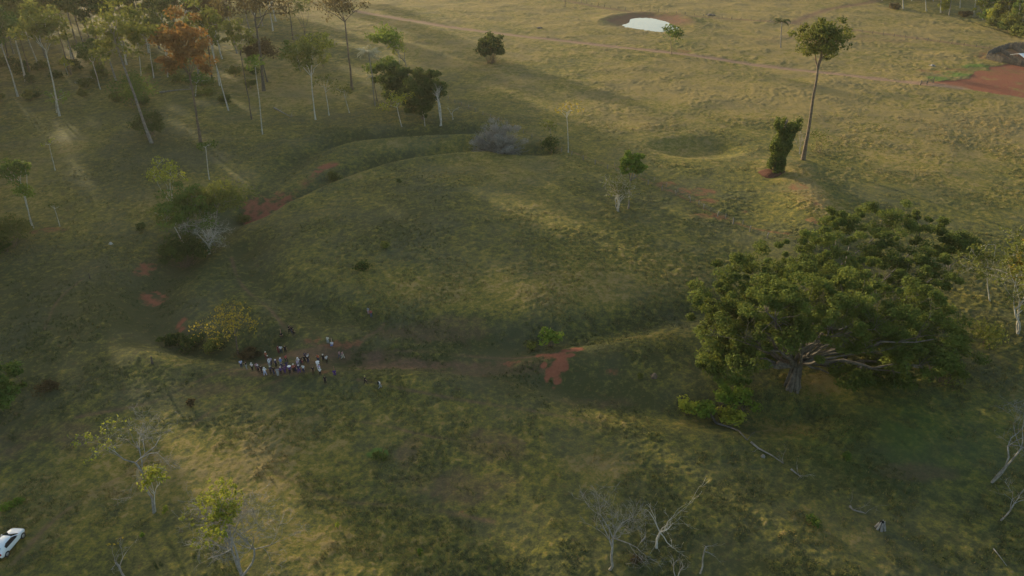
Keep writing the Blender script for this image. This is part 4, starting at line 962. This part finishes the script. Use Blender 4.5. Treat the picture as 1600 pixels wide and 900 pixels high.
# ================================================================ car
def car():
    b = G(22, 853); root = empty('parked_car', (b.x - .55, b.y - .1, b.z + .05), R(-5)); tag(root, 'white hatchback car parked on the grass at the bottom left', 'car')
    paint = flatmat('white_car_paint', (.72, .76, .78), .25, .6, .02); glass = flatmat('car_glass', (.02, .02, .03), .06, .8, 0); blk = flatmat('black_plastic', (.03, .03, .03), .6)
    glass2 = flatmat('rear_glass', (.05, .04, .05), .1, .8, 0)
    # local axes: +y is the front; stations from rear to front: y, half width, sill, belt, roof height, roof half width
    L = 4.05
    st = [(-2.02, .62, .45, .72, .80, .50), (-1.98, .78, .30, .86, .98, .58), (-1.80, .84, .24, .92, 1.12, .60), (-1.55, .86, .22, .94, 1.32, .60), (-1.15, .86, .22, .94, 1.45, .60), (-.5, .86, .20, .93, 1.50, .61),
          (.15, .86, .20, .93, 1.46, .60), (.62, .86, .20, .93, 1.25, .60), (1.0, .86, .22, .94, .99, .62), (1.35, .85, .24, .90, .955, .62), (1.75, .80, .28, .80, .87, .58), (1.98, .66, .36, .66, .70, .48), (2.04, .50, .42, .58, .60, .40)]
    def sec(y, w_, z0, zb, zr, wr):
        return [(-w_ * .9, y, z0), (-w_, y, z0 + .18), (-w_ * 1.0, y, (z0 + zb) / 2 + .1), (-w_ * .97, y, zb), (-(wr + (w_ - wr) * .25), y, zb + (zr - zb) * .6), (-wr * .92, y, zr - .03 * (zr > 1)), (-wr * .45, y, zr + .015), (wr * .45, y, zr + .015),
                (wr * .92, y, zr - .03 * (zr > 1)), (wr + (w_ - wr) * .25, y, zb + (zr - zb) * .6), (w_ * .97, y, zb), (w_ * 1.0, y, (z0 + zb) / 2 + .1), (w_, y, z0 + .18), (w_ * .9, y, z0)]
    v = []; f = []
    for s in st: v += sec(*s)
    n = 14
    for i in range(len(st) - 1):
        for j in range(n): f.append([i * n + j, i * n + (j + 1) % n, (i + 1) * n + (j + 1) % n, (i + 1) * n + j])
    f.append(list(range(n))[::-1]); f.append([(len(st) - 1) * n + j for j in range(n)])
    body = mobj('body', v, f, paint, root, True); sb = body.modifiers.new('s', 'SUBSURF'); sb.levels = 1; sb.render_levels = 1
    def pane(name, pts, m=glass):
        pts = [Vector(q) for q in pts]; nn = (pts[1] - pts[0]).cross(pts[2] - pts[0]).normalized(); c = sum(pts, Vector()) / len(pts)
        if nn.dot(c - Vector((0, -.2, .8))) < 0: nn = -nn
        k = len(pts); vv = [p_ + nn * .03 for p_ in pts] + [p_ - nn * .06 for p_ in pts]
        ff = [list(range(k)), [k + i for i in range(k)]] + [[i, (i + 1) % k, k + (i + 1) % k, k + i] for i in range(k)]
        return mobj(name, vv, ff, m, root)
    pane('windshield', [(-.70, 1.02, .97), (.70, 1.02, .97), (.52, .30, 1.40), (-.52, .30, 1.40)])
    pane('rear_window', [(-.56, -1.95, 1.0), (.56, -1.95, 1.0), (.50, -1.45, 1.37), (-.50, -1.45, 1.37)], glass2)
    for s in (-1, 1):
        pane('side_window', [(s * .835, .80, .96), (s * .80, -1.05, .98), (s * .72, -1.1, 1.22), (s * .655, -.75, 1.39), (s * .65, .1, 1.37), (s * .72, .5, 1.20)])
        pane('headlight', [(s * .62, 1.93, .64), (s * .76, 1.72, .66), (s * .74, 1.70, .78), (s * .58, 1.86, .76)], flatmat('headlight_lens', (.7, .7, .7), .1))
        pane('tail_light', [(s * .60, -2.0, .78), (s * .80, -1.92, .78), (s * .76, -1.90, 1.0), (s * .62, -1.97, .98)], flatmat('tail_light_lens', (.4, .02, .02), .2))
        m = Tubes(); m.tube([(s * .88, .62, .98), (s * 1.02, .60, 1.0)], [.09, .07], 8); m.build('mirror', paint, root)
        for y in (-1.28, 1.30):
            T = Tubes(); T.tube([(s * .66, y, .30), (s * .70, y, .30), (s * .86, y, .30), (s * .88, y, .30)], [.24, .31, .31, .26], 20)
            wv = T.v; tyre = T.build('wheel', blk, root)
            T = Tubes(); T.tube([(s * .86, y, .30), (s * .895, y, .30), (s * .90, y, .30)], [.21, .20, .04], 12); T.build('rim', flatmat('wheel_rim', (.45, .45, .46), .3, .5, .05, .6), tyre)
            T = Tubes(); T.tube([(s * .60, y, .33), (s * .872, y, .33)], [.36, .36], 20); T.build('wheel_arch', blk, root)
    pane('bumper', [(-.7, -2.02, .42), (.7, -2.02, .42), (.7, -2.04, .55), (-.7, -2.04, .55)], blk)
    root.scale = (1.12, 1.12, 1.12)
car()

# ================================================================ people
def skin_mesh(name, joints, edges, radii, sub=1):
    me = bpy.data.meshes.new(name + '_src'); me.from_pydata([Vector(j) for j in joints], edges, []); me.update()
    o = bpy.data.objects.new(name + '_src', me); COL.objects.link(o)
    sk = o.modifiers.new('skin', 'SKIN'); sk.use_smooth_shade = True
    for i, r in enumerate(radii):
        me.skin_vertices[0].data[i].radius = (r, r) if not isinstance(r, tuple) else r
    me.skin_vertices[0].data[0].use_root = True
    s = o.modifiers.new('sub', 'SUBSURF'); s.levels = sub; s.render_levels = sub
    dg = bpy.context.evaluated_depsgraph_get(); dg.update(); ev = o.evaluated_get(dg); out = bpy.data.meshes.new_from_object(ev)
    bpy.data.objects.remove(o); out.name = name
    return out
def pose_data(kind):
    """joints of a 1.70 m figure facing -y"""
    J = dict(pelvis=(0, 0, .93), waist=(0, 0, 1.05), chest=(0, .01, 1.27), neck=(0, .0, 1.44), chin=(0, -.01, 1.50), head=(0, -.02, 1.60), top=(0, -.005, 1.68),
             nose=(0, -.115, 1.575), earl=(.078, 0, 1.58), earr=(-.078, 0, 1.58),
             shl=(.18, 0, 1.39), shr=(-.18, 0, 1.39), ell_=(.24, .02, 1.12), elr=(-.24, .02, 1.12), wrl=(.25, -.06, .88), wrr=(-.25, -.06, .88),
             hil=(.09, 0, .89), hir=(-.09, 0, .89), knl=(.10, -.02, .49), knr=(-.10, -.02, .49), anl=(.10, .02, .09), anr=(-.10, .02, .09), tol=(.12, -.15, .04), tor=(-.12, -.15, .04))
    if kind == 'phone':
        J.update(ell_=(.25, -.08, 1.16), wrl=(.12, -.30, 1.36), elr=(-.25, -.08, 1.16), wrr=(-.12, -.30, 1.36))
    if kind == 'walk':
        J.update(knl=(.10, -.20, .52), anl=(.10, -.24, .12), tol=(.11, -.40, .06), knr=(-.10, .03, .48), anr=(-.10, .30, .12), tor=(-.11, .15, .03), ell_=(.24, .12, 1.14), wrl=(.24, .10, .9), elr=(-.24, -.08, 1.13), wrr=(-.22, -.24, .95))
    if kind == 'wide':
        J.update(knl=(.17, -.02, .48), anl=(.22, .02, .09), tol=(.26, -.14, .04), knr=(-.15, -.02, .49), anr=(-.19, .02, .09), tor=(-.22, -.15, .04), ell_=(.34, .03, 1.18), wrl=(.17, -.02, 1.0), elr=(-.26, -.05, 1.12), wrr=(-.25, -.26, 1.16))
    if kind == 'sit':
        d = Vector((0, .1, -.72))
        for k in list(J):
            if k[:2] not in ('kn', 'an', 'to'): J[k] = tuple(Vector(J[k]) + d)
        J.update(knl=(.14, -.30, .46), anl=(.13, -.34, .08), tol=(.14, -.5, .04), knr=(-.14, -.28, .46), anr=(-.13, -.36, .08), tor=(-.14, -.52, .04), ell_=(.26, -.06, .42), wrl=(.12, -.28, .48), elr=(-.26, -.06, .42), wrr=(-.12, -.28, .48), nose=(0, -.03, .855))
    return J
def person_meshes(kind):
    J = pose_data(kind); names = list(J); 
    names.remove('pelvis'); names = ['pelvis'] + names
    P = [Vector(J[k]) for k in names]; ix = {k: i for i, k in enumerate(names)}
    E = [(ix[a], ix[b]) for a, b in [('pelvis', 'waist'), ('waist', 'chest'), ('chest', 'neck'), ('neck', 'chin'), ('chin', 'head'), ('head', 'top'), ('head', 'nose'), ('head', 'earl'), ('head', 'earr'), ('chest', 'shl'), ('chest', 'shr'), ('shl', 'ell_'), ('shr', 'elr'),
        ('ell_', 'wrl'), ('elr', 'wrr'), ('pelvis', 'hil'), ('pelvis', 'hir'), ('hil', 'knl'), ('hir', 'knr'), ('knl', 'anl'), ('knr', 'anr'), ('anl', 'tol'), ('anr', 'tor')]]
    rad = dict(pelvis=(.14, .11), waist=(.125, .095), chest=(.15, .11), neck=.055, chin=.062, head=.088, top=.06, nose=.018, earl=.016, earr=.016, shl=.062, shr=.062, ell_=.042, elr=.042, wrl=.028, wrr=.028, hil=.09, hir=.09, knl=.058, knr=.058, anl=.038, anr=.038, tol=.034, tor=.034)
    R_ = [rad[k] for k in names]
    for s, wr, el_ in ((1, 'wrl', 'ell_'), (-1, 'wrr', 'elr')):
        d = (Vector(J[wr]) - Vector(J[el_])).normalized(); side = Vector((1, 0, 0)) if abs(d.x) < .8 else Vector((0, 1, 0)); side = (side - d * side.dot(d)).normalized()
        fw = d.cross(side)
        palm_ = len(P); P.append(Vector(J[wr]) + d * .07); R_.append(.03); E.append((ix[wr], palm_))
        for q in range(4):
            o_ = (q - 1.5) * .022; L = (.065, .078, .083, .07)[q]; a = len(P)
            P += [P[palm_] + side * o_ + d * .025, P[palm_] + side * o_ * 1.1 + d * (.025 + L * .55) + fw * .01, P[palm_] + side * o_ * 1.1 + d * (.02 + L) + fw * .03]; R_ += [.009, .0085, .007]; E += [(palm_, a), (a, a + 1), (a + 1, a + 2)]
        a = len(P); P += [Vector(J[wr]) + d * .03 + side * s * .04, Vector(J[wr]) + d * .075 + side * s * .06 + fw * .01]; R_ += [.011, .009]; E += [(ix[wr], a), (a, a + 1)]
    body = skin_mesh('person_body', P, E, R_)
    def sub(name, keys, pairs, rr, root_):
        ks = [root_] + [k for k in keys if k != root_]; i2 = {k: i for i, k in enumerate(ks)}
        return skin_mesh(name, [J2[k] for k in ks], [(i2[a], i2[b]) for a, b in pairs], [rr[k] for k in ks])
    J2 = dict(J); 
    for a, b, c in (('sll', 'shl', 'ell_'), ('slr', 'shr', 'elr')): J2[a] = tuple(Vector(J[b]).lerp(Vector(J[c]), .8))
    for a, b, c in (('cfl', 'knl', 'anl'), ('cfr', 'knr', 'anr')): J2[a] = tuple(Vector(J[b]).lerp(Vector(J[c]), .88))
    J2['hem'] = tuple(Vector(J['pelvis']) + Vector((0, 0, -.02))); J2['coll'] = tuple(Vector(J['chest']).lerp(Vector(J['neck']), .7))
    shirt = sub('shirt', ['hem', 'waist', 'chest', 'coll', 'shl', 'shr', 'sll', 'slr'], [('chest', 'waist'), ('waist', 'hem'), ('chest', 'coll'), ('chest', 'shl'), ('chest', 'shr'), ('shl', 'sll'), ('shr', 'slr')],
                dict(hem=(.17, .135), waist=(.155, .12), chest=(.18, .135), coll=.085, shl=.085, shr=.085, sll=.07, slr=.07), 'chest')
    trs = sub('trousers', ['pelvis', 'hil', 'hir', 'knl', 'knr', 'cfl', 'cfr'], [('pelvis', 'hil'), ('pelvis', 'hir'), ('hil', 'knl'), ('hir', 'knr'), ('knl', 'cfl'), ('knr', 'cfr')],
              dict(pelvis=(.165, .13), hil=.11, hir=.11, knl=.08, knr=.08, cfl=.065, cfr=.065), 'pelvis')
    shoes = []
    for a, t in (('anl', 'tol'), ('anr', 'tor')):
        T = Tubes(); A = Vector(J[a]); B = Vector(J[t]); T.tube([A + Vector((0, .06, -.03)), A.lerp(B, .3), B + (B - A) * .2], [.05, .062, .035], 8)
        so_ = T.build('shoe', BM['dark'], None); shoes.append(so_.data); bpy.data.objects.remove(so_)
    # hair: cap over the back and top of the head
    h = Vector(J['head']); v = []; f = []
    for i in range(7):
        for j in range(12):
            ph = i / 6 * 1.75; th = j / 12 * math.tau; fr = -math.sin(th)
            ph2 = ph * (1 - .38 * max(0, fr)); v.append((h.x + .098 * math.sin(ph2) * math.cos(th), h.y + .012 + .112 * math.sin(ph2) * math.sin(th), h.z + .01 + .115 * math.cos(ph2)))
    for i in range(6):
        for j in range(12): f.append([i * 12 + j, i * 12 + (j + 1) % 12, (i + 1) * 12 + (j + 1) % 12, (i + 1) * 12 + j])
    hm_ = bpy.data.meshes.new('hair'); hm_.from_pydata(v, [], f); hm_.update(); hm_.polygons.foreach_set('use_smooth', [True] * len(f))
    def hatm(name, brim, cr_):
        T = Tubes(); z = h.z + .045
        T.tube([(h.x, h.y, z - .01), (h.x, h.y, z), (h.x, h.y, z + .012), (h.x, h.y, z + .015), (h.x, h.y + .0, z + .07), (h.x, h.y, z + cr_)], [brim, brim + .004, brim * .98, .115, .108, .06], 16)
        o = T.build(name, BM['pale'], None); m = o.data; bpy.data.objects.remove(o); return m
    cap = hatm('cap', .135, .10); hat = hatm('hat', .30, .13)
    return dict(body=body, shirt=shirt, trousers=trs, shoes=shoes, hair=hm_, cap=cap, hat=hat)
PM = {k: person_meshes(k) for k in ('stand', 'phone', 'walk', 'wide', 'sit')}
CL = {k: flatmat('cloth_' + k.replace(' ', '_'), c, .85, .2, .08) for k, c in {
    'white': (.72, .72, .74), 'paleblue': (.40, .46, .66), 'blue': (.14, .20, .48), 'navy': (.035, .04, .09), 'black': (.015, .015, .018), 'grey': (.30, .32, .34), 'red': (.36, .07, .07), 'darkred': (.16, .03, .04),
    'orange': (.50, .16, .08), 'purple': (.09, .04, .20), 'pink': (.42, .24, .25), 'cream': (.62, .58, .48), 'brown': (.09, .05, .03), 'lilac': (.42, .38, .56), 'yellow': (.45, .40, .10), 'jeans': (.07, .09, .16)}.items()}
SK = [flatmat('skin_tone', c, .6, .3, .05) for c in ((.40, .22, .14), (.26, .14, .09), (.50, .30, .21))]
HR = flatmat('dark_hair', (.02, .015, .012), .6); SHM = flatmat('shoe_leather', (.04, .035, .03), .6)
def person(px, py, shirt, trs, head, pose, label, rz, group='people of the crowd at the earthwork', bag=None, s=1.0):
    rd = random.Random(int(px * 7 + py)); b = G(px, py)
    root = empty('person', (b.x, b.y, b.z + .10), R(rz)); tag(root, label, 'person', group); root.scale = (s, s, s)
    M = PM[pose]
    def add(nm, mesh, mat):
        o = bpy.data.objects.new(nm, mesh); COL.objects.link(o); o.parent = root
        if not mesh.materials: mesh.materials.append(mat)
        o.material_slots[0].link = 'OBJECT'; o.material_slots[0].material = mat
        return o
    add('body', M['body'], rd.choice(SK)); add('shirt', M['shirt'], CL[shirt]); add('trousers', M['trousers'], CL[trs]); [add('shoe', q, SHM) for q in M['shoes']]
    if head == 'hair': add('hair', M['hair'], HR)
    else:
        kind, c = head.split(); add('hair', M['hair'], HR); add(kind, M[kind], CL[c])
    if bag:
        T = Tubes(); T.tube([(.0, .18, 1.0), (0, .2, 1.02), (0, .2, 1.36), (0, .18, 1.38)], [.05, .13, .13, .06], 8); T.build('backpack', CL[bag], root)
    return root
PEOPLE = [
 (378, 576, 'paleblue', 'navy', 'hair', 'stand', 'leftmost person of the crowd in a pale blue shirt', 20),
 (386, 578, 'black', 'grey', 'hair', 'wide', 'second person from the left, dark top and grey trousers', -60),
 (395, 580, 'white', 'black', 'cap cream', 'phone', 'third person from the left, white shirt and black trousers', -20),
 (402, 580, 'pink', 'darkred', 'hair', 'stand', 'person in pinkish red left of the white capped one', 40),
 (405, 584, 'navy', 'black', 'cap white', 'phone', 'person with a white cap and navy top near the left end', 10),
 (410, 585, 'black', 'black', 'hair', 'stand', 'person all in black between the two white capped people at left', 30),
 (415, 588, 'white', 'paleblue', 'cap white', 'wide', 'person in white shirt and pale blue trousers on the front row', 15),
 (417, 563, 'orange', 'darkred', 'cap cream', 'phone', 'person in orange with a pale cap at the top left of the crowd', -30),
 (420, 568, 'brown', 'black', 'cap cream', 'stand', 'person in brown just under the orange shirted one', 0),
 (424, 572, 'lilac', 'navy', 'hair', 'phone', 'person in a lilac shirt in the left half of the crowd', 35),
 (422, 575, 'white', 'grey', 'cap white', 'stand', 'person in white beside the lilac shirt', -15),
 (432, 575, 'navy', 'black', 'cap white', 'stand', 'person with white cap and navy clothes alone in the middle gap', 60),
 (440, 573, 'blue', 'grey', 'cap white', 'wide', 'person in a blue shirt and white cap behind the middle row', 5),
 (448, 568, 'red', 'black', 'hair', 'walk', 'person in a red shirt and black trousers walking behind the crowd', 70),
 (440, 553, 'white', 'navy', 'hair', 'wide', 'person in white at the back, between two dark dressed people', 0),
 (447, 553, 'black', 'black', 'hair', 'stand', 'person in black right of the one in white at the back', 20),
 (436, 553, 'darkred', 'darkred', 'hair', 'stand', 'person in dark red left of the one in white at the back', -20),
 (424, 586, 'navy', 'black', 'cap cream', 'phone', 'person in navy with a cream cap on the front row', 25),
 (429, 587, 'black', 'navy', 'hair', 'stand', 'dark clothed person right of the cream cap on the front row', -10),
 (435, 589, 'grey', 'grey', 'hair', 'phone', 'person in a grey shirt in the middle of the front row', 15),
 (440, 587, 'purple', 'black', 'cap cream', 'stand', 'person in purple with a cream cap on the front row', 0),
 (442, 580, 'navy', 'navy', 'hair', 'stand', 'navy dressed person behind the purple one with the cream cap', 45),
 (446, 584, 'purple', 'purple', 'hair', 'phone', 'purple clothed person without a hat in the centre of the crowd', -35),
 (449, 578, 'navy', 'purple', 'hair', 'wide', 'navy topped person with purple trousers in the centre', 20),
 (454, 586, 'purple', 'black', 'hat white', 'stand', 'person in purple under a wide white hat on the front row', 0),
 (460, 583, 'red', 'black', 'cap cream', 'phone', 'person in dull red with a cream cap right of the wide white hat', 30),
 (463, 582, 'darkred', 'navy', 'hair', 'stand', 'person in maroon right of the dull red one', -25),
 (467, 573, 'white', 'grey', 'cap white', 'phone', 'person in white at the rear right of the crowd', 10),
 (466, 576, 'lilac', 'navy', 'hair', 'stand', 'person in lilac in front of the white one at the rear right', -40),
 (468, 584, 'navy', 'purple', 'cap white', 'wide', 'navy dressed person with a white cap at the front right', 15),
 (475, 583, 'white', 'navy', 'hair', 'stand', 'person in a white shirt at the right end of the front row', -10),
 (471, 571, 'black', 'navy', 'hair', 'phone', 'black dressed person right of the white one at the rear', 35),
 (474, 575, 'darkred', 'black', 'hair', 'stand', 'maroon topped person in the dark knot at the right', -50),
 (477, 569, 'black', 'black', 'hair', 'wide', 'person all in black in the dark knot at the right', 20),
 (478, 564, 'navy', 'black', 'hair', 'phone', 'dark dressed person at the top of the dark knot', 0),
 (483, 564, 'grey', 'black', 'hair', 'wide', 'person with grey top at the upper right tip of the crowd', -70),
 (482, 569, 'black', 'navy', 'cap white', 'stand', 'person in black with a white cap at the right tip of the crowd', 30),
 (490, 586, 'black', 'brown', 'hair', 'stand', 'person in black top and brown trousers apart from the crowd, front', 0),
 (498, 579, 'white', 'white', 'hat white', 'stand', 'person dressed in white under a wide white hat', 10),
 (500, 583, 'lilac', 'jeans', 'hair', 'phone', 'person in lilac just below the white hatted one in white', -30),
 (501, 588, 'white', 'black', 'cap white', 'stand', 'person in a white shirt and black shorts at the front of the trio', 20),
 (498, 567, 'orange', 'navy', 'hair', 'wide', 'person in a bright orange shirt right of the crowd', -30),
 (506, 567, 'black', 'black', 'cap cream', 'stand', 'person in black with a cream cap next to the orange shirt', 15),
 (511, 569, 'white', 'black', 'hair', 'phone', 'person in white shirt and black trousers right of the black dressed one', 50),
 (523, 586, 'purple', 'purple', 'hair', 'sit', 'person in purple crouching alone on the grass', 20),
 (509, 601, 'black', 'black', 'hair', 'stand', 'person all in black standing alone below the crowd', 0),
 (531, 561, 'pink', 'jeans', 'hair', 'walk', 'left one of the pair on the red path, pink top and dark trousers', 80),
 (536, 562, 'pink', 'cream', 'hair', 'walk', 'right one of the pair on the red path, pink top and cream trousers', 80),
 (513, 538, 'cream', 'grey', 'hair', 'wide', 'person in a cream top behind the one sitting above the red earth', -20),
 (519, 541, 'white', 'blue', 'hair', 'sit', 'person in white and blue sitting on the edge of the red earth', 0),
 (453, 521, 'black', 'black', 'hair', 'wide', 'left one of the black dressed trio on the thin footpath', 60),
 (457, 522, 'black', 'navy', 'hair', 'stand', 'middle one of the black dressed trio on the thin footpath', -30),
 (459.5, 525.5, 'black', 'black', 'hair', 'walk', 'lowest one of the black dressed trio on the thin footpath', 120),
 (440, 527, 'black', 'brown', 'hair', 'sit', 'dark dressed person crouching behind the crowd near the footpath', 30),
 (576, 492, 'grey', 'pink', 'hair', 'stand', 'grey shirted one of the pair up on the mound', -20),
 (580.5, 497, 'red', 'jeans', 'hair', 'phone', 'red topped one of the pair up on the mound', 20),
 (571, 601, 'black', 'black', 'cap yellow', 'walk', 'person in black with a yellow cap walking right of the crowd', 100),
 (594, 608, 'white', 'grey', 'hair', 'walk', 'person in white with a black backpack walking at the right', 110),
]
for q in PEOPLE:
    person(*q, bag='black' if 'backpack' in q[6] else None, s=1.0 + .04 * math.sin(q[0]))

# ================================================================ grass tufts (stuff)
def grass():
    rg = np.random.default_rng(21)
    n = 150000
    X = rg.uniform(-.80, .80, n); Yy = 40 + (rg.random(n) ** 1.6) * 210; X = X * (Yy * cT + HC * sT)
    d = vnoise(X, Yy, 9, 35) * .6 + vnoise(X, Yy, 2.5, 41) * .6
    keep = d > .62; X = X[keep]; Yy = Yy[keep]
    z = hmacro(X, Yy)
    # keep tufts off the bare soil: nearest ground vertex decides
    iy = np.clip(np.searchsorted(ty, Yy), 1, len(ty) - 1); txv = X / (Yy + 42); ixx = np.clip(np.searchsorted(tx, txv), 1, len(tx) - 1)
    keep = bare[iy, ixx] < .3; X, Yy, z = X[keep], Yy[keep], Z[iy, ixx][keep]
    dr_ = dry[iy, ixx][keep]
    m = len(X); print('tufts', m)
    bl = 6
    C = np.repeat(np.stack([X, Yy, z], 1), bl, 0); M = len(C)
    az = rg.uniform(0, 6.283, M); L = rg.uniform(.18, .5, M); t = rg.uniform(.15, .9, M)
    dirv = np.stack([np.cos(az) * t, np.sin(az) * t, np.ones(M)], 1); dirv /= np.linalg.norm(dirv, axis=1)[:, None]
    side = np.stack([-np.sin(az), np.cos(az), np.zeros(M)], 1) * rg.uniform(.03, .09, M)[:, None]
    off = rg.normal(0, .12, (M, 3)); off[:, 2] = -.08; B = C + off
    tip = B + dirv * L[:, None]; tip[:, 2] -= t * L * .3
    V = np.stack([B - side, B + side, tip], 1).reshape(-1, 3); Fq = np.arange(M * 3).reshape(M, 3)
    fv = np.clip(np.repeat(dr_, bl) * .9 + rg.normal(0, .22, M), 0, 1)
    m_, nt, p = newmat('grass_blades'); at = N(nt, 'ShaderNodeAttribute', attribute_name='v'); cr = N(nt, 'ShaderNodeValToRGB'); nt.links.new(at.outputs['Fac'], cr.inputs[0])
    e = cr.color_ramp.elements; e[0].color = (.055, .075, .022, 1); e[1].color = (.33, .22, .08, 1); q = e.new(.5); q.color = (.15, .14, .045, 1)
    nt.links.new(cr.outputs[0], p.inputs['Base Color']); p.inputs['Roughness'].default_value = .8; p.inputs['Specular IOR Level'].default_value = .1
    o = mobj('grass', V, Fq, m_, None, fv=fv); tag(o, 'rough tufted pasture grass, straw and green', 'grass', kind='stuff')
grass()

# ================================================================ evening haze
def haze():
    x0, x1, y0, y1, z0, z1 = -900, 900, -150, 900, -8, 77
    v = [(x0, y0, z0), (x1, y0, z0), (x1, y1, z0), (x0, y1, z0), (x0, y0, z1), (x1, y0, z1), (x1, y1, z1), (x0, y1, z1)]
    f = [[3, 2, 1, 0], [4, 5, 6, 7], [0, 1, 5, 4], [1, 2, 6, 5], [2, 3, 7, 6], [3, 0, 4, 7]]
    m = bpy.data.materials.new('haze_air'); m.use_nodes = True; nt = m.node_tree; nt.nodes.remove(nt.nodes['Principled BSDF'])
    pv_ = nt.nodes.new('ShaderNodeVolumePrincipled'); pv_.inputs['Density'].default_value = .00006; pv_.inputs['Color'].default_value = (.90, .89, .78, 1); pv_.inputs['Anisotropy'].default_value = .35
    nt.links.new(pv_.outputs[0], nt.nodes['Material Output'].inputs['Volume'])
    o = mobj('haze', v, f, m); tag(o, 'thin evening haze over the pasture and the woodland', kind='stuff')
HAZE = True
if HAZE: haze()
